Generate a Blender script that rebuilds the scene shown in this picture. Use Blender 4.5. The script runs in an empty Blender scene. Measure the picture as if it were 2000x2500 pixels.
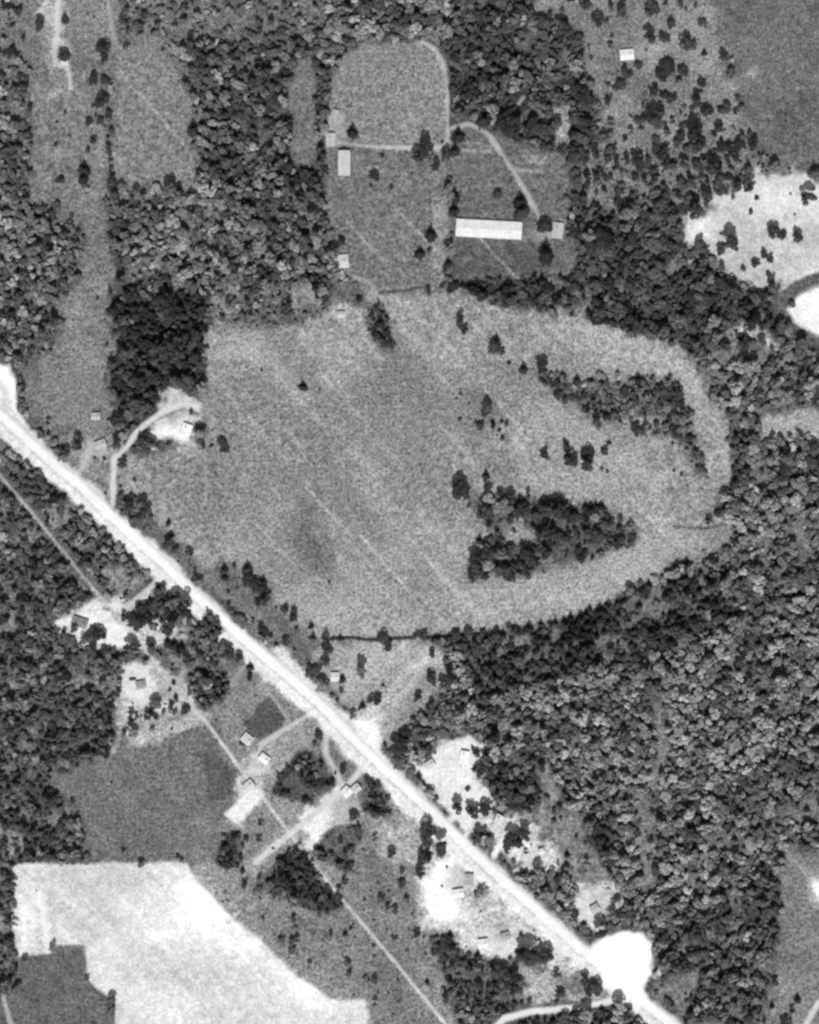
import bpy, math, random
import numpy as np
random.seed(7); rng = np.random.default_rng(7)

# ---------------------------------------------------------------- camera, sky, sun, exposure
sc = bpy.context.scene
C = sc.collection
H = 2400.0
cam_d = bpy.data.cameras.new('survey_camera'); cam = bpy.data.objects.new('survey_camera', cam_d); C.objects.link(cam)
cam.location = (0, 0, H); cam.rotation_euler = (0, 0, 0)
cam_d.sensor_fit = 'AUTO'; cam_d.sensor_width = 36; cam_d.lens = 36*H/750.0
cam_d.clip_start = 10; cam_d.clip_end = 12000
sc.camera = cam
SUN_EL = math.radians(54)
w = bpy.data.worlds.new('World'); sc.world = w; w.use_nodes = True
nt = w.node_tree; nt.nodes.clear()
sky = nt.nodes.new('ShaderNodeTexSky'); sky.sky_type = 'NISHITA'; sky.sun_disc = False
sky.sun_elevation = SUN_EL; sky.sun_rotation = math.pi
bw = nt.nodes.new('ShaderNodeRGBToBW'); bg = nt.nodes.new('ShaderNodeBackground'); bg.inputs[1].default_value = 0.1
ow = nt.nodes.new('ShaderNodeOutputWorld')
nt.links.new(sky.outputs[0], bw.inputs[0]); nt.links.new(bw.outputs[0], bg.inputs[0]); nt.links.new(bg.outputs[0], ow.inputs[0])
sl = bpy.data.lights.new('sun', 'SUN'); sl.energy = 4.1; sl.angle = math.radians(0.5); sl.color = (1, 1, 1)
sun = bpy.data.objects.new('sun', sl); C.objects.link(sun); sun.rotation_euler = (math.pi/2-SUN_EL, 0, 0)
vs = sc.view_settings; vs.view_transform = 'Standard'; vs.look = 'None'; vs.gamma = 1; vs.exposure = 0.55; vs.use_curve_mapping = False
sc.cycles.pixel_filter_type = 'BLACKMAN_HARRIS'; sc.cycles.filter_width = 2.8
sc.cycles.max_bounces = 4; sc.cycles.diffuse_bounces = 2; sc.cycles.use_denoising = False
K = 1.72                                    # scene-linear brightness of a sunlit flat surface of albedo 1

# ---------------------------------------------------------------- plan units: 1725 x 2156 plan units over 600 x 750 m
M = 600/1725.0
def mx(x): return (x-862.5)*M
def my(y): return (1078-y)*M
def lin(v):
    v = np.clip(np.asarray(v, float), 2, 255)/255
    return ((v+.055)/1.055)**2.4
def alb(v): return lin(v)/K                 # grey of a sunlit surface -> its albedo

def tag(o, label=None, cat=None, group=None, kind=None):
    if label: o['label'] = label
    if cat: o['category'] = cat
    if group: o['group'] = group
    if kind: o['kind'] = kind
    return o

# ---------------------------------------------------------------- materials
def nodes(name):
    m = bpy.data.materials.new(name); m.use_nodes = True
    t = m.node_tree; b = t.nodes['Principled BSDF']
    b.inputs['Roughness'].default_value = .95; b.inputs['Specular IOR Level'].default_value = .15
    return m, t, b
def noise(t, vec, scale, detail=2, rough=.6):
    n = t.nodes.new('ShaderNodeTexNoise'); n.inputs['Scale'].default_value = scale
    n.inputs['Detail'].default_value = detail; n.inputs['Roughness'].default_value = rough
    t.links.new(vec, n.inputs['Vector']); return n.outputs['Fac']
def rangen(t, s, a, b, lo=.25, hi=.75):
    n = t.nodes.new('ShaderNodeMapRange'); n.inputs[1].default_value = lo; n.inputs[2].default_value = hi
    n.inputs[3].default_value = a; n.inputs[4].default_value = b; n.clamp = False
    t.links.new(s, n.inputs[0]); return n.outputs[0]
def mul(t, a, b):
    n = t.nodes.new('ShaderNodeMath'); n.operation = 'MULTIPLY'
    for i, s in enumerate((a, b)):
        if isinstance(s, (int, float)): n.inputs[i].default_value = s
        else: t.links.new(s, n.inputs[i])
    return n.outputs[0]
def attr(t, name, typ='GEOMETRY'):
    n = t.nodes.new('ShaderNodeAttribute'); n.attribute_name = name; n.attribute_type = typ; return n.outputs['Fac']
def ground_mat(name, grain, clump, bump=.3):
    m, t, b = nodes(name)
    g = t.nodes.new('ShaderNodeNewGeometry'); P = g.outputs['Position']
    f1 = rangen(t, noise(t, P, .55, 2, .7), 1-grain, 1+grain)
    f2 = rangen(t, noise(t, P, .17, 3, .65), 1-clump, 1+clump)
    A = attr(t, 'albedo'); f = mul(t, f1, f2)
    k = t.nodes.new('ShaderNodeMapRange'); k.inputs[1].default_value = .12; k.inputs[2].default_value = .5; k.inputs[3].default_value = 1.; k.inputs[4].default_value = .45
    t.links.new(A, k.inputs[0])
    mx_ = t.nodes.new('ShaderNodeMix'); mx_.data_type = 'FLOAT'; mx_.inputs[2].default_value = 1.; t.links.new(k.outputs[0], mx_.inputs[0]); t.links.new(f, mx_.inputs[3])
    c = mul(t, A, mx_.outputs[0])
    t.links.new(c, b.inputs['Base Color'])
    bp = t.nodes.new('ShaderNodeBump'); bp.inputs['Strength'].default_value = bump; bp.inputs['Distance'].default_value = .25
    t.links.new(noise(t, P, .8, 3), bp.inputs['Height']); t.links.new(bp.outputs[0], b.inputs['Normal'])
    return m
GM = {'grass': ground_mat('grass_turf', .95, .34), 'soil': ground_mat('bare_sandy_soil', .55, .3, .2),
      'road': ground_mat('worn_pale_road', .10, .07, .05), 'gravel': ground_mat('pale_gravel', .2, .12, .15),
      'floor': ground_mat('woodland_floor', .9, .6, .5)}
def leaf_mat(name):
    m, t, b = nodes(name)
    g = t.nodes.new('ShaderNodeNewGeometry')
    c = mul(t, mul(t, attr(t, 'tone', 'INSTANCER'), attr(t, 'leaf')), rangen(t, noise(t, g.outputs['Position'], .5, 2, .7), .62, 1.38))
    t.links.new(c, b.inputs['Base Color']); return m
LEAF = leaf_mat('leaf_clumps')
def grey_mat(name, v, amp=.15, scale=1.2, rough=.8):
    m, t, b = nodes(name); b.inputs['Roughness'].default_value = rough
    g = t.nodes.new('ShaderNodeTexCoord')
    a = float(alb(v))
    t.links.new(rangen(t, noise(t, g.outputs['Object'], scale, 3), a*(1-amp), a*(1+amp)), b.inputs['Base Color']); return m
BARK = grey_mat('bark', 90, .3, 3)

# ---------------------------------------------------------------- plan rasters (1 m grid)
X0, X1, Y0, Y1 = -360, 360, -435, 435
NX, NY = X1-X0+1, Y1-Y0+1
gx = np.arange(X0, X1+1, dtype=np.float32); gy = np.arange(Y0, Y1+1, dtype=np.float32)
GX, GY = np.meshgrid(gx, gy)                       # [iy, ix] metres
PX, PY = GX/M+862.5, 1078-GY/M                     # plan units
def vnoise(cell, seed, cy=None, ang=0.):
    r = np.random.default_rng(seed); cy = cy or cell
    c, s = math.cos(ang), math.sin(ang)
    u = (GX*c+GY*s)/cell+500.37; v = (-GX*s+GY*c)/cy+500.71
    tab = r.random((1024, 1024)).astype(np.float32)
    iu, iv = np.floor(u).astype(int), np.floor(v).astype(int); fu, fv = u-iu, v-iv
    fu = fu*fu*(3-2*fu); fv = fv*fv*(3-2*fv)
    a = tab[iv % 1024, iu % 1024]; b = tab[iv % 1024, (iu+1) % 1024]
    c_ = tab[(iv+1) % 1024, iu % 1024]; d = tab[(iv+1) % 1024, (iu+1) % 1024]
    return ((a*(1-fu)+b*fu)*(1-fv)+(c_*(1-fu)+d*fu)*fv)*2-1
WARP = .55*vnoise(14, 1)+.35*vnoise(6, 2)+.25*vnoise(3, 3)
PATCH = .5*vnoise(45, 4)+.35*vnoise(18, 5)+.25*vnoise(8, 6)
FINE = .45*vnoise(5, 8)+.45*vnoise(2.6, 9)+.35*np.random.default_rng(77).normal(size=GX.shape).astype(np.float32)
RAG = .75*vnoise(21, 41)+.45*vnoise(10, 42)+.16*vnoise(4, 43)
MOW = math.atan2(-.745, .667)
STREAK = .5*vnoise(90, 10, 2.2, MOW)+.4*vnoise(60, 11, 4.5, MOW)+.4*vnoise(140, 12, 9, MOW)

TONE = 74+16*PATCH+7*FINE                            # grey of the ground when sunlit
DENS = np.ones_like(TONE)                          # tree cover 0..1
TTON = np.full_like(TONE, 96.); TRAD = np.full_like(TONE, 3.5); TCON = np.full_like(TONE, .15)
LAB = np.zeros(TONE.shape, np.int32); REG = {}     # ground object of each cell
ZB = np.zeros_like(TONE)                           # embankments and ditches

def box(pts, pad):
    xs = [p[0] for p in pts]; ys = [p[1] for p in pts]
    ix0 = max(0, int((mx(min(xs))-X0-pad))); ix1 = min(NX, int(mx(max(xs))-X0+pad)+2)
    iy0 = max(0, int(my(max(ys))-Y0-pad)); iy1 = min(NY, int(my(min(ys))-Y0+pad)+2)
    return slice(iy0, iy1), slice(ix0, ix1)
def seg_dist(x, y, pts, closed):
    d = np.full(x.shape, 1e9); n = len(pts)
    for i in range(n if closed else n-1):
        ax, ay = pts[i]; bx, by = pts[(i+1) % n]
        ex, ey = bx-ax, by-ay; L = ex*ex+ey*ey+1e-9
        t = np.clip(((x-ax)*ex+(y-ay)*ey)/L, 0, 1)
        d = np.minimum(d, (x-ax-t*ex)**2+(y-ay-t*ey)**2)
    return np.sqrt(d)
def inside(x, y, pts):
    r = np.zeros(x.shape, bool); n = len(pts)
    for i in range(n):
        ax, ay = pts[i]; bx, by = pts[(i+1) % n]
        if ay == by: continue
        r ^= ((ay > y) != (by > y)) & (x < (bx-ax)*(y-ay)/(by-ay)+ax)
    return r
def smooth(s): s = np.clip(s, 0, 1); return s*s*(3-2*s)
def reg(name, mat, label, cat='ground', group=None):
    REG[len(REG)+1] = (name, mat, label, cat, group); return len(REG)
def paint(pts, v=None, dens=None, soft=2.5, warp=3., patch=9., fine=8., streak=0., r=None, tt=None, tr=None, tc=None,
          line=0, z=None, op=1., rag=None, clear=None):
    """a patch (closed outline) or a line of width `line` m, all edges uneven; v = sunlit grey, dens = tree cover"""
    sl_ = box(pts, 6+line+soft+abs(warp)*1.5)
    x, y = GX[sl_], GY[sl_]; q = [(mx(a), my(b)) for a, b in pts]
    d = seg_dist(x, y, q, not line)
    sd = (line/2-d) if line else np.where(inside(x, y, q), d, -d)
    sd = sd+warp*WARP[sl_]
    if rag is not None: sd = sd-np.maximum(0, 14*(RAG[sl_]+rag))     # ragged: eaten into by holes and bays
    wgt = smooth(sd/(2*soft)+.5)*op
    if v is not None:
        t = v+patch*PATCH[sl_]+fine*FINE[sl_]+streak*STREAK[sl_]
        TONE[sl_] = TONE[sl_]*(1-wgt)+t*wgt
    def mixin(A, val, ww):
        A[sl_] = A[sl_]*(1-ww)+val*ww
    wd = smooth((sd+(clear if clear is not None else 1.6 if line else .3)*(dens is not None and dens < .3))/(3 if line else 6)+.5)
    if dens is not None: mixin(DENS, dens, wd)
    if tt is not None: mixin(TTON, tt, wd)
    if tr is not None: mixin(TRAD, tr, wd)
    if tc is not None: mixin(TCON, tc, wd)
    if z is not None: ZB[sl_] = ZB[sl_]*(1-wgt)+z*wgt
    if r: LAB[sl_][sd > 0] = r
def blob(x, y, rx, ry, dv, ang=0.):
    a = math.radians(ang); c, s = math.cos(a), math.sin(a)
    u = ((PX-x)*c+(PY-y)*s)/rx; v = (-(PX-x)*s+(PY-y)*c)/ry
    TONE[...] += dv*np.exp(-(u*u+v*v))*(1+.5*PATCH+.3*WARP)

E = 130
# --- woods of different character
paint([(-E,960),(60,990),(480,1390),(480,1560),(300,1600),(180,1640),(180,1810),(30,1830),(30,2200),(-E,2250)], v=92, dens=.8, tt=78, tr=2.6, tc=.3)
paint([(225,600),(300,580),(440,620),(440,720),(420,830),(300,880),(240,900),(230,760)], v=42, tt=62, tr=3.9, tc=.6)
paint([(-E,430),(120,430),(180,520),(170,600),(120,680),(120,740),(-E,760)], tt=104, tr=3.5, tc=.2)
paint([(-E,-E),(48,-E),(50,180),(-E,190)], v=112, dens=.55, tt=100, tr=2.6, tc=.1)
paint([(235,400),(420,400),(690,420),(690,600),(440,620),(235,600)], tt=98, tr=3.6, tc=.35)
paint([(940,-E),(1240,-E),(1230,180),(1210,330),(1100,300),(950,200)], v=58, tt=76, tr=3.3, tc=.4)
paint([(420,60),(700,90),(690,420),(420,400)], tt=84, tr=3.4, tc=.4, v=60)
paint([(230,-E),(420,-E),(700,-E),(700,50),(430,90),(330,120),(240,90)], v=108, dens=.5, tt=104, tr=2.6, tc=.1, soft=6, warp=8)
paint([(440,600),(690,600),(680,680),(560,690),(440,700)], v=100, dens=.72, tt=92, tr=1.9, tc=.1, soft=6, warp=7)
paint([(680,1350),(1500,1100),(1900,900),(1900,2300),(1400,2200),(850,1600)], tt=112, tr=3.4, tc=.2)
paint([(960,1340),(1320,1250),(1480,1190),(1560,1290),(1300,1400),(1000,1470)], tt=64, tr=2.9, tc=1.2)  # crown tone lowered: shade of the wood's north edge put into the colour
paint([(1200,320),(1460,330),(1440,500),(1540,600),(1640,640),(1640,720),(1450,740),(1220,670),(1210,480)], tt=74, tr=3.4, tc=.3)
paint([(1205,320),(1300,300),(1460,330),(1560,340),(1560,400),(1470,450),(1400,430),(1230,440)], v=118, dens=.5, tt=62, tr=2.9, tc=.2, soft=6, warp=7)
paint([(940,588),(1210,575),(1240,600),(1200,650),(1060,648),(960,615)], tt=58, tr=3.0, tc=.5)  # darkest crowns: the shadow band below the farmyard painted into their tone
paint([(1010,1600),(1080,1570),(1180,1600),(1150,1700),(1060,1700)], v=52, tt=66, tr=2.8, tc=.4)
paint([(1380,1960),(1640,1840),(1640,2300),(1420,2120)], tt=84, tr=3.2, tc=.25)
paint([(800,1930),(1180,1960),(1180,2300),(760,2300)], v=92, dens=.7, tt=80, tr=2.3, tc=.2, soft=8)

# --- fields, pastures and clearings
R_pasture = reg('pasture', 'grass', 'long grassy strip with scattered bushes along the upper western edge', 'pasture')
paint([(48,-E),(245,-E),(240,100),(232,250),(232,400),(235,520),(235,600),(225,650),(240,700),(240,800),(235,880),(190,960),(130,940),(90,900),
       (50,860),(35,800),(60,745),(120,740),(128,700),(115,640),(170,600),(175,520),(165,450),(120,430),(62,430),(62,300),(55,180),(36,100)],
      120, .05, 6, 8, 20, 10, r=R_pasture, tt=80, tr=1.4)
R_hay = reg('hay_field', 'grass', 'plain grey hay field enclosed by woods in the upper west', 'field')
paint([(236,90),(330,70),(395,170),(416,270),(418,350),(413,404),(240,400),(233,250)], 127, 0, 6, 5, 11, 9, 5, r=R_hay)
R_strip = reg('clearing', 'grass', 'narrow north-south grass clearing between dark woods', 'clearing')
paint([(612,125),(666,120),(668,290),(660,350),(612,340),(608,200)], 114, 0, 2, 2.5, 12, 8, r=R_strip)
R_lot = reg('paddock', 'grass', 'square paddock bounded by a pale curved path', 'paddock')
paint([(720,125),(760,92),(890,85),(922,100),(942,140),(946,312),(688,312),(688,250),(692,180)], 131, 0, 2, 2, 9, 7, 5, r=R_lot)
R_low = reg('lower_paddock', 'grass', 'darker grass paddock south of the small barn', 'paddock')
paint([(685,310),(946,313),(945,420),(940,560),(933,612),(850,615),(800,620),(740,590),(700,560),(690,500),(684,420)], 113, 0, 2, 2, 8, 7, 5, r=R_low)
R_yard = reg('farmyard', 'grass', 'grass farmyard round the long white-roofed shed', 'farmyard')
paint([(944,265),(1015,260),(1050,285),(1120,310),(1195,325),(1200,470),(1220,560),(1200,580),(1080,588),(938,588),(940,500)], 104, 0, 2, 2, 9, 7, 3, r=R_yard)
paint([(908,410),(944,410),(938,600),(908,600)], 136, 0, 3, 2)
paint([(906,400),(906,470),(904,600)], 90, line=1.4, soft=1.2, warp=.8, op=.7)
paint([(965,505),(1150,512),(1190,560),(1080,588),(940,585)], 90, 0, 4, 2)
paint([(1163,225),(1200,225),(1203,305),(1165,308)], 138, 0, 3, 3)
R_mead = reg('meadow', 'grass', 'large open meadow filling the middle of the view', 'meadow')
paint([(440,692),(530,682),(640,684),(690,650),(700,600),(745,583),(800,617),(935,612),(1000,622),(1060,652),(1150,657),(1230,668),(1330,702),(1440,732),(1480,790),
       (1520,870),(1545,930),(1545,1000),(1515,1050),(1505,1080),(1546,1104),(1545,1146),(1440,1188),(1350,1230),(1290,1262),(1200,1305),(1100,1322),
       (960,1335),(860,1347),(690,1349),(640,1375),(560,1340),(500,1290),(450,1230),(400,1175),(350,1130),(300,1085),(255,1045),(245,985),(262,945),(300,960),(425,935),(425,840),(430,745)],
      140, 0, 4, 4.5, 16, 10, 9, r=R_mead)
blob(1300,720,190,50,18,12); blob(1200,1260,230,45,14,-14); blob(1300,1010,190,110,13); blob(820,640,110,40,10); blob(1450,1080,90,60,12)
blob(700,830,140,70,-8,30); blob(640,1150,40,60,-34,-25); blob(672,1180,26,22,-14); blob(1000,780,120,26,-8,8); blob(860,840,120,30,-12,10); blob(560,1000,160,90,-8); blob(540,740,120,40,6)
blob(470,735,60,30,12); blob(730,735,60,20,8,40); blob(740,1290,220,40,8); blob(1010,840,60,26,-16,15); blob(1030,880,50,40,-10); blob(870,1330,160,18,10); blob(340,1000,70,50,-6)
blob(1530,960,14,30,18); blob(1460,790,14,70,10,-15)
_r = random.Random(5)
for (x, y, L_n) in ((985,640,330),(1235,920,120),(1330,1030,170),(640,760,330),(900,760,240),(480,830,260),(760,1190,120),(1090,1230,60),(250,150,200),(1540,20,140),(1640,120,180),(300,1560,260),(60,2040,150),(330,1880,200),(120,1880,120),(230,1900,180),(1010,500,120),(380,1640,150),(1640,1930,120),(700,1920,160),(850,1850,130),(470,780,90),(560,760,200),(680,790,260),(740,860,170),(600,900,110),(820,700,160),(860,640,330),(960,640,90),(1000,640,170),(700,430,160),(845,450,90),(1130,830,200),(1250,960,230),(930,900,120),(1000,1010,60),
                    (880,1080,100),(760,1130,150),(960,1240,90),(640,1020,120),(520,1080,140),(1140,1220,60),(1030,1180,70),(1310,1010,90),(900,1180,160),(1380,1090,80),(560,1120,70),(410,960,120),(1000,880,60)):
    a = [(x+L_n*.667*k/6+_r.uniform(-1.5,1.5), y+L_n*.745*k/6+_r.uniform(-1.5,1.5)) for k in range(7)]
    paint(a, 176+_r.uniform(-10,14), line=_r.uniform(1.,2.), soft=1.1, warp=.9, patch=16, op=_r.uniform(.5,.95))
for (x, y, rx, ry, dv, an) in ((650,1140,16,44,-22,-28),(690,1170,14,30,-16,-24),(1010,1250,80,16,10,-12),(900,940,60,90,-7,0),(760,980,40,60,8,30),(500,850,60,40,-8,20),(1180,1250,70,14,12,-10),(1390,760,60,20,12,20),
                               (600,800,70,20,7,30),(690,800,30,8,14,10),(720,900,50,10,9,45),(850,1000,50,12,8,40),(760,1080,60,16,-8,40),(1050,960,70,14,9,20),(560,1230,40,20,-12,30),(420,1060,60,30,-8,45)):
    blob(x, y, rx, ry, dv*1.25, an)
for a, v_, w_, o_ in (([(790,690),(840,770),(900,830),(1000,900),(1060,980)], 116, 26, .55), ([(840,760),(1000,790),(1120,800)], 120, 14, .45), ([(560,700),(640,780),(760,900),(860,1000)], 128, 22, .35), ([(420,1010),(520,1110),(620,1200)], 124, 26, .4),
                      ([(700,900),(830,1050),(960,1180)], 152, 14, .4), ([(1160,880),(1290,960),(1400,1010)], 166, 20, .45), ([(1010,1270),(1200,1240),(1400,1150)], 170, 26, .5), ([(1180,680),(1330,730),(1450,790)], 168, 20, .55), ([(640,1080),(660,1150),(690,1210)], 108, 12, .6), ([(620,1120),(640,1180)], 114, 10, .5),
                      ([(700,650),(760,690),(800,750)], 162, 12, .5), ([(820,640),(880,700),(960,760)], 160, 24, .45), ([(450,720),(540,720)], 160, 16, .4), ([(1470,820),(1510,900),(1530,980)], 164, 14, .5), ([(480,900),(600,1010)], 130, 24, .4), ([(1080,920),(1200,1000),(1300,1060)], 156, 26, .4)):
    paint(a, v_, line=w_, soft=6, warp=7, patch=14, op=o_)
R_trf = reg('crop_field', 'grass', 'dark even field in the upper eastern corner', 'field')
paint([(1488,-E),(1900,-E),(1900,390),(1640,352),(1590,322),(1590,290),(1562,240),(1548,190),(1520,100),(1498,60)], 103, 0, 9, 8, 15, 10, 9, r=R_trf)
R_sav = reg('grazing_land', 'grass', 'pale rough grazing land dotted with dark trees', 'pasture')
paint([(1215,60),(1120,30),(1160,-E),(1490,-E),(1505,60),(1545,190),(1562,240),(1585,290),(1590,330),(1500,352),(1400,332),(1300,318),(1262,260),(1240,180)],
      130, .09, 6, 6, 32, 11, r=R_sav, tt=70, tr=2.0)
paint([(1260,230),(1400,250),(1560,250),(1590,330),(1400,330),(1300,318)], None, .16, tt=56, tr=2.6)
blob(1545,220,14,40,24); blob(1330,120,60,30,10); blob(1583,152,12,15,42); blob(1400,90,90,40,16); blob(1470,40,50,40,14); blob(1450,260,90,24,18)
R_sand = reg('sandy_clearing', 'soil', 'bright sandy clearing with scattered trees at the eastern edge', 'clearing')
paint([(1575,335),(1650,368),(1730,380),(1900,380),(1900,575),(1725,580),(1690,592),(1640,622),(1590,612),(1540,582),(1498,545),(1447,500),(1452,465),(1520,408),(1560,400),(1585,360)],
      204, .02, 4, 8, 26, 12, r=R_sand, rag=-.35, tt=80, tr=1.6)
blob(1600,420,60,40,16); blob(1480,480,30,20,14); blob(1700,420,60,40,12); blob(1570,560,50,40,-14)
R_brook = reg('stream', 'grass', 'grey stream bed winding round the bright sand bar', 'stream')
paint([(1880,560),(1725,586),(1680,604),(1645,630),(1640,660),(1690,705),(1740,730),(1900,760)], 92, 0, 2, 1.5, 5, 5, line=9, r=R_brook, z=-1.2)
R_bar = reg('sand_bar', 'soil', 'white sand bar in the bend of the stream', 'sand bar')
paint([(1900,580),(1725,600),(1685,618),(1655,650),(1668,672),(1700,698),(1740,712),(1900,740)], 234, 0, 2.5, 1.5, 6, 4, r=R_bar)
R_glade = reg('glade', 'grass', 'pale grass glade in the eastern woods', 'clearing')
paint([(1588,885),(1620,872),(1690,862),(1900,850),(1900,960),(1718,950),(1700,918),(1660,922),(1600,932)], 160, 0, 3, 3, 8, 7, r=R_glade)
for p, v in (([(1540,700),(1570,678),(1600,688),(1640,735),(1630,748),(1590,715)], 178), ([(1660,1100),(1700,1110),(1720,1180),(1690,1200)], 110),
             ([(1590,655),(1615,650),(1610,675),(1590,680)], 120)):
    paint(p, v, 0.1, 4, 4)
# scrub inside the meadow
paint([(1130,790),(1230,795),(1340,790),(1420,800),(1440,860),(1470,930),(1495,1010),(1475,1005),(1430,935),(1320,900),(1250,890),(1180,845)], 106, .85, 5, 6, 14, 8, tt=80, tr=1.9, tc=.1)
paint([(770,640),(800,640),(838,735),(800,745),(770,690)], 100, .75, 4, 4, tt=70, tr=1.6, tc=.1)
paint([(690,585),(760,590),(770,640),(740,655),(690,625)], 98, .2, 4, 4, tt=70, tr=1.6)
paint([(965,820),(1010,815),(1075,900),(1065,935),(1000,880)], 118, .16, 5, 5, tt=74, tr=1.3)
paint([(985,1045),(1090,1042),(1260,1065),(1335,1120),(1330,1150),(1230,1175),(1105,1215),(995,1218),(985,1195),(1005,1150),(1060,1130),(1010,1095)], 92, .6, 5, 5, tt=58, tr=1.9, tc=.1)
paint([(1060,1120),(1085,1098),(1130,1118),(1120,1135),(1075,1140)], 150, 0, 4, 4)
# rough verge between road and meadow
paint([(250,1040),(300,1070),(350,1120),(430,1200),(470,1180),(560,1240),(600,1290),(660,1350),(690,1352),(700,1410),(660,1440),(560,1345),(460,1265),(380,1185),(300,1105)],
      98, .18, 5, 4, 12, 8, tt=74, tr=1.5, tc=.15)
paint([(420,1185),(560,1300),(590,1340),(550,1340),(420,1210)], 116, .05, 5, 3)
R_clear = reg('cut_over', 'grass', 'pale cut-over ground between the road and the south-eastern woods', 'clearing')
paint([(690,1352),(930,1352),(942,1420),(905,1480),(870,1520),(830,1580),(790,1560),(720,1480),(640,1390)], 150, 0, 4, 3, 14, 9, r=R_clear)
paint([(905,1375),(850,1445),(770,1520)], 200, line=12, soft=4, warp=3, op=.85); paint([(930,1380),(880,1460),(820,1545)], 178, line=6, soft=4, op=.7); paint([(850,1365),(790,1420)], 176, line=10, soft=5, warp=4, op=.8); paint([(870,1420),(810,1490)], 138, line=5, soft=4, op=.7)
paint([(800,1370),(740,1430)], 182, line=14, soft=6, op=.6); paint([(905,1420),(845,1520),(830,1570)], 112, line=9, soft=4, op=.6)
blob(760,1540,30,26,60)
# scrubby southern ground and yards south-west of the road
R_scr = reg('scrub_ground', 'grass', 'rough grey scrub ground south-west of the road', 'scrub')
paint([(420,1440),(500,1400),(560,1430),(660,1505),(780,1620),(870,1700),(960,1790),(1080,1900),(1200,2000),(1300,2110),(1180,2110),(1000,2000),(900,1960),(960,2156),(1000,2300),(770,2300),
       (720,2160),(640,2130),(460,2000),(370,1880),(400,1810),(470,1700),(500,1650)], 126, .09, 4, 4, 20, 10, r=R_scr, tt=74, tr=1.5, tc=.1)
R_gf = reg('grey_field', 'grass', 'smooth dark grey field beside the bare white field', 'field')
paint([(250,1562),(300,1535),(385,1520),(440,1525),(480,1570),(515,1640),(480,1700),(468,1740),(470,1800),(440,1822),(370,1817),(190,1817),(182,1760),(160,1690),(100,1640),(160,1610)],
      108, 0, 4, 4, 17, 9, 8, r=R_gf)
blob(300,1680,60,40,12); blob(215,1780,40,30,6)
paint([(551,1478),(570,1468),(602,1512),(592,1535),(552,1562),(512,1522)], 82, 0, 2, 1.5, 6, 7)
paint([(432,1560),(500,1640),(495,1670),(440,1690),(425,1620)], 88, 0, 3, 2)
R_bare = reg('bare_field', 'soil', 'bright bare ploughed field in the south-western corner', 'field')
paint([(28,1820),(200,1815),(395,1815),(420,1860),(470,1912),(540,1970),(620,2050),(700,2106),(772,2104),(778,2156),(790,2300),(240,2300),(240,2112),(182,2062),(178,1992),(112,1992),(110,2008),(36,2017),(26,1950)],
      212, 0, 2.0, 1.6, 18, 15, 16, r=R_bare)
blob(430,1900,80,70,22,40); blob(560,2010,130,34,26,42); blob(200,1900,90,70,-10); blob(180,1830,60,24,-8); blob(290,2010,90,40,-8); blob(90,1900,14,60,-10); blob(60,1960,24,40,12); blob(330,1970,40,10,22); blob(380,2120,80,50,16)
for (x, y, rx, ry, dv, an) in ((470,1960,90,40,22,42),(640,2090,90,24,26,42),(130,1870,60,40,-14,0),(240,1860,60,30,-16,10),(210,1950,40,50,-14,0),(330,1900,60,60,6,40),(430,2050,60,40,-14,20),(300,2060,50,30,-12,0),(560,2120,60,30,-10,30),(440,1870,40,40,18,40)):
    blob(x, y, rx, ry, dv*.6, an)
for a, v_ in (([(48,1905),(52,2010)], 240), ([(66,1900),(72,1990)], 232), ([(84,1880),(92,1930),(104,1975)], 238), ([(96,1950),(102,2005)], 236), ([(78,1960),(82,2005)], 200), ([(110,1830),(112,1985)], 204)):
    paint(a, v_, line=5, soft=2.5, warp=1.5, op=.8)
blob(260,1840,120,24,-6)
R_gf2 = reg('stubble_field', 'grass', 'dark grey stubble field notched into the bright bare field', 'field')
paint([(112,1993),(176,1993),(181,2060),(205,2092),(237,2112),(242,2156),(242,2300),(-10,2300),(-10,2120),(35,2090),(34,2020),(110,2009)], 100, 0, 1.5, 1.2, 9, 7, 8, r=R_gf2)
R_fr = reg('eastern_field', 'grass', 'grey grass field at the lower eastern edge', 'field')
paint([(1655,1800),(1615,1765),(1640,1775),(1690,1800),(1900,1790),(1900,2300),(1650,2300),(1610,2150),(1600,2110),(1628,2060),(1636,1960),(1645,1870)], 118, 0, 4, 3, 8, 8, 6, r=R_fr)
paint([(1590,1790),(1640,1780),(1700,1840),(1725,1870),(1740,1990)], 150, line=3.4, soft=2, warp=1, op=.7)
paint([(1620,1810),(1660,1860)], 150, line=2.4, soft=2, warp=1, op=.7)
blob(1720,1870,16,30,70); blob(1650,2100,60,50,12)
# brushy openings in the south-eastern woods
paint([(1110,1730),(1200,1705),(1290,1820),(1300,1880),(1250,1880),(1180,1840),(1090,1790)], 122, .12, 5, 4, 12, 8, tt=80, tr=1.6)
paint([(1340,1720),(1385,1700),(1385,1870),(1350,1900)], 124, .2, 5, 4, tt=90, tr=1.8)
paint([(1385,1490),(1395,1580),(1375,1650)], 132, .1, line=8, soft=5)
paint([(1150,1620),(1160,1680),(1130,1720)], 138, .1, line=10, soft=6)
paint([(1190,1540),(1240,1530),(1260,1600),(1200,1620)], 120, .45, 7, 5)
paint([(1380,2070),(1480,2040),(1440,2140),(1520,2156),(1560,2300),(1470,2200)], 122, .15, 6, 4, tt=86, tr=2)
paint([(1180,2030),(1260,2090),(1240,2110),(1130,2110),(1080,2100),(1130,2040)], 124, .15, 5, 4, 14, 8, tt=76, tr=1.6)

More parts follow.
